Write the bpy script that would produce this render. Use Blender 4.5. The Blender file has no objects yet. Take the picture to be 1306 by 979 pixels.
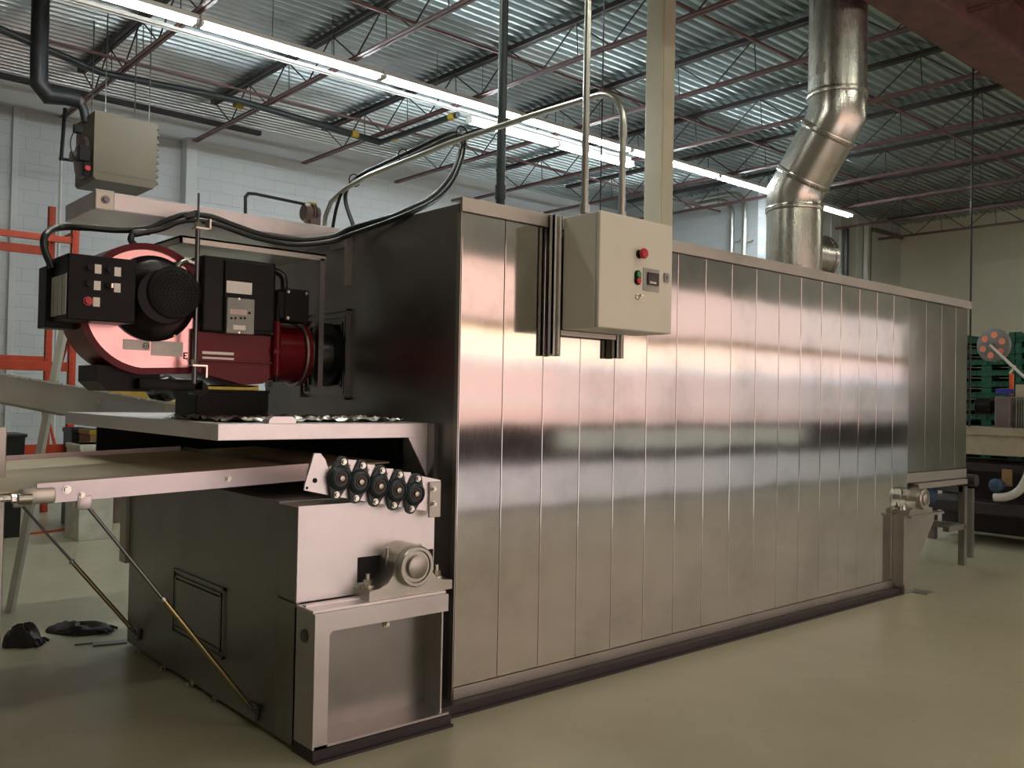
import bpy, bmesh, math, random
from mathutils import Vector, Matrix
C = bpy.context.scene.collection
SC = bpy.context.scene
rnd = random.Random(7)
PI = math.pi
# ------------------------------------------------------------------ camera
FPX, YAW, PITCH, ROLL = 1149.5, -0.8513, 0.0174, 0.0192
CAM = Vector((3.5606, -2.7694, 1.55))
_fw = Vector((math.sin(YAW)*math.cos(PITCH), math.cos(YAW)*math.cos(PITCH), math.sin(PITCH)))
_r = _fw.cross(Vector((0, 0, 1))).normalized(); _u = _r.cross(_fw)
_R = math.cos(ROLL)*_r + math.sin(ROLL)*_u
_U = -math.sin(ROLL)*_r + math.cos(ROLL)*_u
cd = bpy.data.cameras.new('camera'); cam = bpy.data.objects.new('camera', cd); C.objects.link(cam)
m = Matrix.Identity(4)
for i in range(3):
    m[i][0] = _R[i]; m[i][1] = _U[i]; m[i][2] = -_fw[i]; m[i][3] = CAM[i]
cam.matrix_world = m
cd.sensor_fit = 'HORIZONTAL'; cd.sensor_width = 36.0; cd.lens = 36.0*FPX/1306.0
cd.clip_start = 0.05; cd.clip_end = 200
SC.camera = cam
# ------------------------------------------------------------------ exposure, world, light strengths
SC.view_settings.view_transform = 'Standard'; SC.view_settings.look = 'None'
SC.view_settings.gamma = 1.0; SC.view_settings.use_curve_mapping = False
SC.view_settings.exposure = 0.0
SC.cycles.use_denoising = True
SC.cycles.max_bounces = 8; SC.cycles.diffuse_bounces = 4; SC.cycles.glossy_bounces = 4
SC.cycles.sample_clamp_indirect = 6.0
wd = bpy.data.worlds.new('world'); SC.world = wd; wd.use_nodes = True
wd.node_tree.nodes['Background'].inputs[0].default_value = (0.6, 0.65, 0.7, 1)
wd.node_tree.nodes['Background'].inputs[1].default_value = 0.05
TUBE = 82.0          # fluorescent tubes over the oven
AISLE_FILL = 55.0         # unseen fill tubes added over the aisle and burner
DOOR = 1.6  # glow of the added, unseen dock door
WIN_HI, WIN_MID, WIN_LO = 1.35, 2.1, 1.18   # translucent dock door bands on the aisle side wall

def on(px, py, ax, val):
    """Point on a real plane (ax = val) seen along a sight line of the survey photograph."""
    d = _fw + _R*((px-653.0)/FPX) - _U*((py-489.5)/FPX)
    i = 'XYZ'.index(ax)
    return CAM + d*((val-CAM[i])/d[i])

# ------------------------------------------------------------------ materials
def mat(name):
    M = bpy.data.materials.new(name); M.use_nodes = True
    nt = M.node_tree; return M, nt, nt.nodes['Principled BSDF']
def N(nt, t, **kw):
    n = nt.nodes.new(t)
    for k, v in kw.items(): setattr(n, k, v)
    return n
def noise(nt, scale, detail=3, vec=None, rough=0.5):
    n = N(nt, 'ShaderNodeTexNoise'); n.inputs['Scale'].default_value = scale
    n.inputs['Detail'].default_value = detail; n.inputs['Roughness'].default_value = rough
    if vec is not None: nt.links.new(vec, n.inputs['Vector'])
    return n
def ramp(nt, fac, stops):
    r = N(nt, 'ShaderNodeValToRGB'); e = r.color_ramp.elements
    while len(e) < len(stops): e.new(0.5)
    for i, (p, c) in enumerate(stops):
        e[i].position = p; e[i].color = c if len(c) == 4 else (*c, 1)
    nt.links.new(fac, r.inputs[0]); return r
def mapped(nt, scale=(1, 1, 1), src='Position'):
    if src == 'Position': o = N(nt, 'ShaderNodeNewGeometry').outputs['Position']
    else: o = N(nt, 'ShaderNodeTexCoord').outputs[src]
    mp = N(nt, 'ShaderNodeMapping'); mp.inputs['Scale'].default_value = scale
    nt.links.new(o, mp.inputs['Vector']); return mp.outputs[0]
def simple(name, col, rough=0.5, metal=0.0, var=0.12, scale=8.0, bump=0.0, bscale=60.0, coat=0.0, spec=0.5):
    M, nt, p = mat(name)
    v = mapped(nt)
    n = noise(nt, scale, 4, v)
    lo = tuple(max(0, c*(1-var)) for c in col); hi = tuple(min(1, c*(1+var)) for c in col)
    r = ramp(nt, n.outputs['Fac'], [(0.3, lo), (0.7, hi)])
    nt.links.new(r.outputs[0], p.inputs['Base Color'])
    p.inputs['Roughness'].default_value = rough; p.inputs['Metallic'].default_value = metal
    p.inputs['Coat Weight'].default_value = coat
    p.inputs['Specular IOR Level'].default_value = spec
    if bump:
        b = N(nt, 'ShaderNodeBump'); b.inputs['Strength'].default_value = bump; b.inputs['Distance'].default_value = 0.003
        n2 = noise(nt, bscale, 3, v); nt.links.new(n2.outputs['Fac'], b.inputs['Height'])
        nt.links.new(b.outputs[0], p.inputs['Normal'])
    return M
def steel(name, col=(0.60, 0.58, 0.55), rough=0.2, aniso=0.0, wav=0.0, smudge=0.08, grain=(30, 30, 1.5), tilt=0.0):
    M, nt, p = mat(name)
    p.inputs['Metallic'].default_value = 1.0
    v = mapped(nt)
    g = noise(nt, 6.0, 4, mapped(nt, grain))
    s = noise(nt, 2.2, 6, v, 0.62)
    mx = N(nt, 'ShaderNodeMath', operation='MULTIPLY_ADD'); nt.links.new(s.outputs['Fac'], mx.inputs[0])
    mx.inputs[1].default_value = smudge*2; mx.inputs[2].default_value = rough-smudge
    m2 = N(nt, 'ShaderNodeMath', operation='MULTIPLY_ADD'); nt.links.new(g.outputs['Fac'], m2.inputs[0])
    m2.inputs[1].default_value = 0.06; nt.links.new(mx.outputs[0], m2.inputs[2])
    nt.links.new(m2.outputs[0], p.inputs['Roughness'])
    c = ramp(nt, s.outputs['Fac'], [(0.34, tuple(x*0.86 for x in col)), (0.5, col), (0.75, tuple(min(1, x*1.05) for x in col))])
    nt.links.new(c.outputs[0], p.inputs['Base Color'])
    if aniso:
        p.inputs['Anisotropic'].default_value = aniso
        t = N(nt, 'ShaderNodeTangent', direction_type='RADIAL', axis='Z'); nt.links.new(t.outputs[0], p.inputs['Tangent'])
        p.inputs['Anisotropic Rotation'].default_value = 0.25
    if wav:
        oi = N(nt, 'ShaderNodeObjectInfo')
        off = N(nt, 'ShaderNodeVectorMath', operation='SCALE'); off.inputs[0].default_value = (13.0, 7.0, 5.0)
        nt.links.new(oi.outputs['Random'], off.inputs['Scale'])
        ad = N(nt, 'ShaderNodeVectorMath', operation='ADD')
        nt.links.new(mapped(nt, (1, 1.8, 2.4)), ad.inputs[0]); nt.links.new(off.outputs[0], ad.inputs[1])
        w = noise(nt, 1.0, 1, ad.outputs[0]); b = N(nt, 'ShaderNodeBump')
        b.inputs['Strength'].default_value = 1.0; b.inputs['Distance'].default_value = wav
        nt.links.new(w.outputs['Fac'], b.inputs['Height']); nt.links.new(b.outputs[0], p.inputs['Normal'])
    return M
def emit(name, col, s):
    M, nt, p = mat(name)
    p.inputs['Base Color'].default_value = (0.6, 0.6, 0.6, 1)
    p.inputs['Emission Color'].default_value = (*col, 1); p.inputs['Emission Strength'].default_value = s
    return M
def block_wall(name, col, ax):
    M, nt, p = mat(name)
    g = N(nt, 'ShaderNodeNewGeometry'); sp = N(nt, 'ShaderNodeSeparateXYZ'); cb = N(nt, 'ShaderNodeCombineXYZ')
    nt.links.new(g.outputs['Position'], sp.inputs[0])
    nt.links.new(sp.outputs['Y' if ax == 'X' else 'X'], cb.inputs[0]); nt.links.new(sp.outputs['Z'], cb.inputs[1])
    b = N(nt, 'ShaderNodeTexBrick'); nt.links.new(cb.outputs[0], b.inputs['Vector'])
    b.inputs['Scale'].default_value = 1.0; b.inputs['Brick Width'].default_value = 0.4; b.inputs['Row Height'].default_value = 0.2
    b.inputs['Mortar Size'].default_value = 0.006; b.inputs['Mortar Smooth'].default_value = 0.4
    b.inputs['Color1'].default_value = (*col, 1); b.inputs['Color2'].default_value = (*[c*0.96 for c in col], 1)
    b.inputs['Mortar'].default_value = (*[c*0.86 for c in col], 1)
    n = noise(nt, 30, 4, g.outputs['Position']); n3 = noise(nt, 0.6, 4, g.outputs['Position'])
    mxx = N(nt, 'ShaderNodeMixRGB', blend_type='MULTIPLY'); mxx.inputs[0].default_value = 1
    rr = ramp(nt, n3.outputs['Fac'], [(0.3, (0.9, 0.9, 0.9)), (0.7, (1, 1, 1))])
    nt.links.new(b.outputs['Color'], mxx.inputs[1]); nt.links.new(rr.outputs[0], mxx.inputs[2])
    nt.links.new(mxx.outputs[0], p.inputs['Base Color'])
    a = N(nt, 'ShaderNodeMath', operation='MULTIPLY_ADD'); nt.links.new(b.outputs['Fac'], a.inputs[0]); a.inputs[1].default_value = -1.0
    a2 = N(nt, 'ShaderNodeMath', operation='MULTIPLY'); nt.links.new(n.outputs['Fac'], a2.inputs[0]); a2.inputs[1].default_value = 0.15
    nt.links.new(a2.outputs[0], a.inputs[2])
    bp = N(nt, 'ShaderNodeBump'); bp.inputs['Strength'].default_value = 0.6; bp.inputs['Distance'].default_value = 0.008
    nt.links.new(a.outputs[0], bp.inputs['Height']); nt.links.new(bp.outputs[0], p.inputs['Normal'])
    p.inputs['Roughness'].default_value = 0.55
    return M
def floor_mat():
    M, nt, p = mat('epoxy_floor')
    v = mapped(nt); n = noise(nt, 0.9, 5, v, 0.6); n2 = noise(nt, 9, 5, v, 0.65)
    mx = N(nt, 'ShaderNodeMath', operation='MULTIPLY_ADD'); nt.links.new(n2.outputs['Fac'], mx.inputs[0]); mx.inputs[1].default_value = 0.35
    nt.links.new(n.outputs['Fac'], mx.inputs[2])
    c = ramp(nt, mx.outputs[0], [(0.4, (0.335, 0.312, 0.205)), (0.62, (0.405, 0.382, 0.258)), (0.9, (0.46, 0.435, 0.305))])
    sp = noise(nt, 26, 2, v); st = ramp(nt, sp.outputs['Fac'], [(0.0, (0.3, 0.26, 0.2)), (0.235, (0.45, 0.42, 0.38)), (0.26, (1, 1, 1))])
    mm = N(nt, 'ShaderNodeMixRGB', blend_type='MULTIPLY'); mm.inputs[0].default_value = 1
    nt.links.new(c.outputs[0], mm.inputs[1]); nt.links.new(st.outputs[0], mm.inputs[2])
    nt.links.new(mm.outputs[0], p.inputs['Base Color'])
    r = ramp(nt, n2.outputs['Fac'], [(0.3, (0.30,)*3), (0.7, (0.46,)*3)]); nt.links.new(r.outputs[0], p.inputs['Roughness'])
    p.inputs['Coat Weight'].default_value = 0.12; p.inputs['Coat Roughness'].default_value = 0.18
    return M
def paper_mat(name, col, n=9):
    """Light label stock with faint printed lines too small to read."""
    M, nt, p = mat(name)
    w = N(nt, 'ShaderNodeTexWave', wave_type='BANDS', bands_direction='Z'); w.inputs['Scale'].default_value = n*4.0
    w.inputs['Distortion'].default_value = 0.0
    nt.links.new(mapped(nt), w.inputs['Vector'])
    ns = noise(nt, 180, 1, mapped(nt)); a = N(nt, 'ShaderNodeMath', operation='MULTIPLY')
    nt.links.new(w.outputs['Fac'], a.inputs[0]); nt.links.new(ns.outputs['Fac'], a.inputs[1])
    r = ramp(nt, a.outputs[0], [(0.36, col), (0.5, tuple(c*0.8 for c in col))])
    nt.links.new(r.outputs[0], p.inputs['Base Color']); p.inputs['Roughness'].default_value = 0.4
    return M

MT = dict(
    panel=steel('brushed_steel_panel', (0.58, 0.565, 0.54), 0.055, 0.0, 0.0016, 0.02),
    mill=steel('mill_finish_steel', (0.36, 0.36, 0.32), 0.13, 0.0, 0.001, 0.04),
    body=steel('shaded_body_steel', (0.29, 0.28, 0.265), 0.30, 0.0, 0.004, 0.07),  # same sheet as the side panels, darkened for the shaded end faces
    trim=steel('trim_steel', (0.44, 0.42, 0.375), 0.38, 0.0, 0, 0.08),
    plate=steel('plate_steel', (0.80, 0.76, 0.76), 0.42, 0.0, 0.004, 0.09),
    cast=steel('cast_steel', (0.50, 0.48, 0.42), 0.32, 0.0, 0, 0.10),
    frame=steel('frame_steel', (0.60, 0.57, 0.56), 0.30, 0.0, 0.003, 0.09),
    galv=steel('galvanized_duct', (0.58, 0.56, 0.50), 0.24, 0.0, 0.0006, 0.04),
    conduit=steel('galvanized_conduit', (0.62, 0.61, 0.56), 0.28, 0, 0, 0.06),
    deck=steel('roof_deck_steel', (0.56, 0.63, 0.63), 0.27, 0, 0, 0.06),
    bolt=steel('zinc_bolt', (0.72, 0.69, 0.60), 0.25, 0, 0, 0.04),
    rail=steel('rail_steel', (0.66, 0.60, 0.61), 0.40, 0, 0.003, 0.08),
    channel=simple('primed_channel', (0.036, 0.027, 0.029), 0.5, 0.1),
    brass=steel('yellow_zinc', (0.36, 0.30, 0.15), 0.22, 0, 0, 0.05),
    gunmetal=steel('gunmetal_rod', (0.20, 0.20, 0.21), 0.30, 0, 0, 0.05),
    black=simple('black_powder_coat', (0.008, 0.0075, 0.0075), 0.42, 0, 0.2, spec=0.15),
    blacksat=simple('black_enamel', (0.009, 0.008, 0.009), 0.34, 0, 0.2, spec=0.15),
    rubber=simple('black_rubber', (0.010, 0.010, 0.011), 0.38, 0, 0.2),
    void=simple('unlit_inside', (0.006, 0.006, 0.006), 0.8),  # near-black colour standing in for shade inside holes and gaps
    red=simple('red_enamel', (0.125, 0.004, 0.008), 0.26, 0, 0.15, 5, spec=0.18),
    pinkface=steel('painted_pink_reflection', (0.72, 0.42, 0.42), 0.20, 0, 0.002, 0.05),  # pink reflection put into the metal colour
    redbtn=simple('red_button', (0.45, 0.02, 0.025), 0.35),
    greenbtn=simple('green_button', (0.01, 0.25, 0.07), 0.35),
    bearing=simple('dark_teal_cast_iron', (0.020, 0.032, 0.036), 0.42, 0.1, 0.2, 30, 0.2),
    bearingface=simple('bearing_seal', (0.05, 0.035, 0.03), 0.4, 0.5),
    enclosure=simple('pebble_grey_enamel', (0.60, 0.57, 0.47), 0.36, 0, 0.03, 3),
    encdark=simple('grey_device_plate', (0.30, 0.29, 0.26), 0.45),
    lcd=simple('dark_display', (0.02, 0.018, 0.016), 0.15),
    lcdpink=simple('pale_display', (0.62, 0.46, 0.42), 0.3),
    column=simple('cream_paint', (0.68, 0.63, 0.47), 0.42, 0, 0.06, 2),
    paper=paper_mat('paper_label', (0.88, 0.80, 0.74)),
    white=simple('white_plastic', (0.75, 0.73, 0.68), 0.4),
    wallL=block_wall('painted_block_wall', (0.66, 0.68, 0.70), 'X'),
    wallJ=block_wall('painted_block_wall_jog', (0.62, 0.65, 0.68), 'Y'),
    wallsm=simple('smooth_white_wall', (0.66, 0.68, 0.69), 0.6, 0, 0.07, 1.2),
    wallF=simple('cream_wall', (0.56, 0.52, 0.41), 0.6, 0, 0.05, 0.8),
    wallN=simple('grey_wall', (0.40, 0.37, 0.34), 0.6, 0, 0.1, 0.8),
    clad=simple('metal_cladding', (0.52, 0.53, 0.48), 0.4, 0.2, 0.05, 1),
    joist=simple('red_oxide_primer', (0.17, 0.085, 0.085), 0.45, 0.0, 0.2, 6),
    joistdark=simple('dark_primer', (0.045, 0.035, 0.035), 0.5, 0.0, 0.2, 6),
    girder=simple('girder_primer', (0.115, 0.045, 0.042), 0.5, 0.0, 0.35, 5),
    pipe=simple('dark_green_pipe', (0.022, 0.034, 0.034), 0.40, 0.2, 0.2),
    gaspipe=simple('dark_gas_pipe', (0.03, 0.034, 0.036), 0.4, 0.2, 0.2),
    yellow=simple('yellow_tape', (0.45, 0.30, 0.03), 0.5),
    heater=simple('bronze_enamel', (0.11, 0.085, 0.052), 0.5, 0.1, 0.06, 2),
    rack=simple('orange_rack_enamel', (0.50, 0.055, 0.020), 0.42, 0, 0.15),
    headerpaint=simple('orange_header_paint', (0.85, 0.38, 0.08), 0.5),
    belt=simple('beige_belt', (0.66, 0.56, 0.39), 0.7, 0, 0.08, 4),
    slide=simple('grey_galvanised_sheet', (0.58, 0.56, 0.50), 0.45, 0.0, 0.08, 6),
    yellowsteel=simple('yellow_beam_paint', (0.42, 0.25, 0.03), 0.5, 0, 0.15),
    crate=simple('green_plastic', (0.010, 0.085, 0.045), 0.42, 0, 0.15),
    disc=simple('grey_reel_disc', (0.17, 0.16, 0.15), 0.5),
    peach=simple('salmon_film', (0.85, 0.26, 0.15), 0.5),
    beige=simple('beige_machine_paint', (0.36, 0.31, 0.22), 0.5),
    gear=simple('gearbox_paint', (0.16, 0.12, 0.11), 0.45, 0.2),
    blue=simple('blue_paint', (0.03, 0.07, 0.13), 0.45),
    bluetag=simple('blue_tag', (0.035, 0.03, 0.30), 0.4),
    orange=simple('orange_plastic', (0.65, 0.10, 0.02), 0.4),
    cardboard=simple('cardboard', (0.28, 0.17, 0.07), 0.7),
    leather=simple('black_glove_leather', (0.016, 0.013, 0.012), 0.6, 0, 0.3, 30, 0.5, 40),
    bag=simple('black_plastic_bag', (0.010, 0.011, 0.013), 0.25, 0, 0.3, 30),
    foil=steel('crumpled_foil', (0.5, 0.5, 0.46), 0.3, 0, 0.02, 0.1),
    housing=simple('white_fixture_enamel', (0.70, 0.70, 0.66), 0.4, 0, 0.03),
    tube=emit('fluorescent_tube', (0.86, 0.97, 1.0), TUBE),
    tube_dim=emit('fluorescent_tube_weak', (0.98, 0.97, 0.94), TUBE*0.3),  # weaker output, keeps the heater and nearby ceiling dim
    tube_fill_burner=emit('added_tube_burner', (1.0, 0.98, 0.86), AISLE_FILL*2.0),  # for the strip added out of view above the burner
    tube_fill_aisle=emit('added_tube_aisle', (1.0, 0.99, 0.84), AISLE_FILL),  # for the strips added out of view over the aisle
    floor=floor_mat(),
)

# ------------------------------------------------------------------ mesh building
class MB:
    def __init__(s): s.v, s.f, s.sm = [], [], []
    def add(s, vs, fs, smooth=False):
        o = len(s.v); s.v += [Vector(v) for v in vs]
        for f in fs: s.f.append([i+o for i in f]); s.sm.append(smooth)
        return s
    def box(s, x0, x1, y0, y1, z0, z1, b=0.0, M=None):
        x0, x1 = min(x0, x1), max(x0, x1); y0, y1 = min(y0, y1), max(y0, y1); z0, z1 = min(z0, z1), max(z0, z1)
        b = min(b, 0.45*min(x1-x0, y1-y0, z1-z0))
        if b <= 0:
            vs = [Vector((x, y, z)) for x in (x0, x1) for y in (y0, y1) for z in (z0, z1)]
            fs = [(0, 1, 3, 2), (4, 6, 7, 5), (0, 4, 5, 1), (2, 3, 7, 6), (0, 2, 6, 4), (1, 5, 7, 3)]
        else:
            bm = bmesh.new(); bmesh.ops.create_cube(bm, size=1.0)
            for v in bm.verts:
                v.co = Vector(((x0+x1)/2+v.co.x*(x1-x0), (y0+y1)/2+v.co.y*(y1-y0), (z0+z1)/2+v.co.z*(z1-z0)))
            bmesh.ops.bevel(bm, geom=list(bm.edges), offset=b, segments=2, affect='EDGES', profile=0.5)
            bm.verts.index_update()
            vs = [v.co.copy() for v in bm.verts]; fs = [[v.index for v in f.verts] for f in bm.faces]; bm.free()
        if M is not None: vs = [M @ v for v in vs]
        return s.add(vs, fs)
    def tube(s, pts, r, n=10, caps=True, r_end=None):
        pts = [Vector(p) for p in pts]; k = len(pts)
        t0 = (pts[1]-pts[0]).normalized()
        a = Vector((0, 0, 1)) if abs(t0.z) < 0.9 else Vector((1, 0, 0))
        nrm = (a - t0*a.dot(t0)).normalized(); vs = []; prev = t0
        for i, p in enumerate(pts):
            if i == 0: t = t0
            elif i == k-1: t = (pts[i]-pts[i-1]).normalized()
            else:
                t = ((pts[i]-pts[i-1]).normalized()+(pts[i+1]-pts[i]).normalized())
                t = t.normalized() if t.length > 1e-6 else prev
            nrm = nrm - t*nrm.dot(t)
            nrm = nrm.normalized() if nrm.length > 1e-6 else t.orthogonal().normalized()
            bn = t.cross(nrm); prev = t
            sc = 1.0
            if 0 < i < k-1:
                ca = (pts[i]-pts[i-1]).normalized().dot(t); sc = 1/max(0.6, ca)
            rr = r if r_end is None else r+(r_end-r)*i/(k-1)
            for j in range(n):
                an = 2*PI*j/n
                vs.append(p+nrm*math.cos(an)*rr*sc+bn*math.sin(an)*rr*sc)
        fs = [(i*n+j, i*n+(j+1) % n, (i+1)*n+(j+1) % n, (i+1)*n+j) for i in range(k-1) for j in range(n)]
        s.add(vs, fs, True)
        if caps:
            s.add(vs[:n], [list(range(n))[::-1]]); s.add(vs[-n:], [list(range(n))])
        return s
    def cyl(s, p0, p1, r, n=20, r1=None): return s.tube([p0, p1], r, n, True, r1)
    def lathe(s, c, d, prof, n=24):
        """prof = [(distance along d, radius), ...]"""
        c = Vector(c); d = Vector(d).normalized(); a = d.orthogonal().normalized(); b = d.cross(a); vs = []
        for h, r in prof:
            for j in range(n):
                an = 2*PI*j/n; vs.append(c+d*h+(a*math.cos(an)+b*math.sin(an))*max(r, 1e-4))
        k = len(prof)
        fs = [(i*n+j, i*n+(j+1) % n, (i+1)*n+(j+1) % n, (i+1)*n+j) for i in range(k-1) for j in range(n)]
        s.add(vs, fs, True); s.add(vs[:n], [list(range(n))[::-1]]); s.add(vs[-n:], [list(range(n))]); return s
    def prism(s, poly, ax, a0, a1, smooth=False):
        def P(u, w, a): return {'X': (a, u, w), 'Y': (u, a, w), 'Z': (u, w, a)}[ax]
        n = len(poly); vs = [P(u, w, a0) for u, w in poly]+[P(u, w, a1) for u, w in poly]
        s.add(vs, [list(range(n))[::-1], list(range(n, 2*n))])
        s.add(vs, [(i, (i+1) % n, n+(i+1) % n, n+i) for i in range(n)], smooth); return s
    def ball(s, c, r, n=12, m=8):
        c = Vector(c); rx, ry, rz = r if isinstance(r, tuple) else (r, r, r); vs = []
        for i in range(m+1):
            th = PI*i/m
            for j in range(n):
                ph = 2*PI*j/n
                vs.append(c+Vector((rx*math.sin(th)*math.cos(ph), ry*math.sin(th)*math.sin(ph), rz*math.cos(th))))
        fs = [(i*n+j, (i+1)*n+j, (i+1)*n+(j+1) % n, i*n+(j+1) % n) for i in range(m) for j in range(n)]
        return s.add(vs, fs, True)
    def bolt(s, c, d, r=0.009, h=0.010):
        c = Vector(c); d = Vector(d).normalized()
        s.cyl(c, c+d*h*0.35, r*1.45, 14); s.cyl(c+d*h*0.35, c+d*h, r, 6); return s

def base_of(o):
    p = Vector((0, 0, 0))
    while o is not None: p += o.location; o = o.parent
    return p
def obj(name, mb, material, parent=None):
    off = base_of(parent) if parent is not None else Vector((0, 0, 0))
    loc = Vector((0, 0, 0))
    if parent is None:
        lo = [min(v[i] for v in mb.v) for i in range(3)]; hi = [max(v[i] for v in mb.v) for i in range(3)]
        loc = Vector(((lo[0]+hi[0])/2, (lo[1]+hi[1])/2, lo[2])); off = loc
    me = bpy.data.meshes.new(name)
    me.from_pydata([v-off for v in mb.v], [], mb.f)
    bm = bmesh.new(); bm.from_mesh(me); bmesh.ops.remove_doubles(bm, verts=bm.verts, dist=1e-5)
    bmesh.ops.recalc_face_normals(bm, faces=bm.faces); bm.to_mesh(me); bm.free()
    if any(mb.sm):
        for p in me.polygons: p.use_smooth = True
        me.set_sharp_from_angle(angle=math.radians(38))
    me.materials.append(MT[material] if isinstance(material, str) else material)
    o = bpy.data.objects.new(name, me); C.objects.link(o); o.location = loc
    if parent is not None: o.parent = parent; o.location = (0, 0, 0)
    return o
def tag(o, label, cat, group=None):
    o['label'] = label; o['category'] = cat
    if group: o['group'] = group
    return o
def thing(name, label, cat, loc, group=None):
    o = bpy.data.objects.new(name, None); C.objects.link(o); o.location = loc; o.empty_display_size = 0.1
    return tag(o, label, cat, group)
def struct(name, mb, material, parent=None):
    o = obj(name, mb, material, parent)
    if parent is None: o['kind'] = 'structure'
    return o
def kids(o): return [c for c in bpy.data.objects if c.parent == o]
def dup(root, loc, label, group=None):
    r = root.copy(); C.objects.link(r); r.location = loc; r['label'] = label
    if group: r['group'] = group
    for ch in kids(root):
        c = ch.copy(); C.objects.link(c); c.parent = r
        for g in kids(ch):
            d = g.copy(); C.objects.link(d); d.parent = c
    return r
def smooth_path(pts, n=6):
    pts = [Vector(p) for p in pts]; out = []
    for i in range(len(pts)-1):
        p0 = pts[max(0, i-1)]; p1 = pts[i]; p2 = pts[i+1]; p3 = pts[min(len(pts)-1, i+2)]
        for k in range(n):
            t = k/n
            out.append(0.5*((2*p1)+(p2-p0)*t+(2*p0-5*p1+4*p2-p3)*t*t+(3*p1-p0-3*p2+p3)*t**3))
    return out+[pts[-1]]
ORD = ['first', 'second', 'third', 'fourth', 'fifth', 'sixth', 'seventh', 'eighth', 'ninth', 'tenth', 'eleventh', 'twelfth',
       'thirteenth', 'fourteenth', 'fifteenth', 'sixteenth', 'seventeenth', 'eighteenth', 'nineteenth', 'twentieth', 'twenty-first']

# ================================================================== ROOM
XL, XR, YN, YF, ZD = -11.4, 6.0, -7.0, 20.5, 6.33
YJ, XJ = 14.0, -7.6
struct('floor', MB().box(XL-0.5, XR+0.3, YN-0.3, YF+0.3, -0.1, 0.0), 'floor')
# corrugated roof deck: ribs run along Y
mb = MB(); prof = []; x = XL-0.4
while x < XR+0.3:
    prof += [(x, 0.0), (x+0.045, 0.0), (x+0.06, 0.055), (x+0.135, 0.055)]; x += 0.15
vs = [(px, y, ZD+pz) for y in (YN-0.2, YF+0.2) for px, pz in prof]; n = len(prof)
mb.add(vs, [(i, i+1, n+i+1, n+i) for i in range(n-1)])
mb.box(XL-0.5, XR+0.3, YN-0.3, YF+0.3, ZD+0.07, ZD+0.12)
struct('ceiling', mb, 'deck')
# wall on the far side of the oven: block courses up to a ledge, smooth set-back wall above, deeper bay before Y = 3.1
LZ = 5.82
mb = MB().box(XL-0.30, XL, 3.12, YJ+0.2, 0, LZ).box(XL-0.5, XL-0.22, YN-0.3, 3.12, 0, LZ)
struct('wall_left', mb, 'wallL')
mb = MB().box(XL-0.5, XL-0.24, YN-0.3, YJ+0.2, LZ, ZD+0.05)
struct('wall_upper', mb, 'wallsm')
struct('trim_1', MB().box(XL-0.22, XL+0.02, 2.98, 3.16, 0, LZ+0.03, 0.01), 'wallsm')
struct('trim_2', MB().box(XL-0.24, XL+0.012, 3.16, YJ, LZ-0.06, LZ+0.012, 0.005), 'wallsm')
struct('trim_3', MB().box(XL-0.22, XL-0.17, 0.42, 0.50, 0, LZ, 0.005), 'wallsm')
mb = MB().box(XL-0.3, XJ, YJ, YJ+0.25, 0, ZD+0.05)
struct('wall_jog', mb, 'wallJ')
mb = MB().box(XJ-0.2, XJ, YJ+0.25, YF, 0, ZD+0.05)
y = YJ+0.5
while y < YF: mb.box(XJ, XJ+0.025, y, y+0.05, 0, ZD); y += 0.42
struct('wall_cladding', mb, 'clad')
struct('wall_far', MB().box(XL-0.3, XR+0.3, YF, YF+0.25, 0, ZD+0.05), 'wallF')
struct('wall_near', MB().box(XL-0.5, XR+0.3, YN-0.25, YN, 0, ZD+0.05), 'wallN')
# aisle side wall with daylit translucent dock doors (seen mirrored in the oven's polished side)
Y0, Y1 = 4.2, 17.6; YD = -1.5
mb = MB().box(XR, XR+0.25, YN-0.3, YD, 0, ZD+0.05).box(XR, XR+0.25, YD, Y0-0.001, 3.46, ZD+0.05).box(XR, XR+0.25, Y1, YF+0.3, 0, ZD+0.05)
mb.box(XR, XR+0.25, Y0, Y1, 3.46, ZD+0.05).box(XR, XR+0.25, Y0, Y1, 0, 1.22)
struct('wall_right', mb, 'wallN')
struct('door_2', MB().box(XR+0.10, XR+0.14, YD, Y0-0.02, 1.25, 3.46), emit('unseen_door_upper_glow', (1.0, 0.62, 0.54), DOOR))  # unseen opening, added to light the plate, rail and burner side
struct('door_3', MB().box(XR+0.10, XR+0.14, YD, Y0-0.02, 0.02, 1.25), emit('unseen_door_lower_glow', (1.0, 0.86, 0.88), DOOR))
struct('trim_9', MB().box(XR-0.03, XR+0.12, YD-0.1, YD+0.02, 0, 3.5).box(XR-0.03, XR+0.12, Y0-0.06, Y0-0.002, 0, 3.5), 'wallN')
NB = 6; k_ = 0
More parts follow.
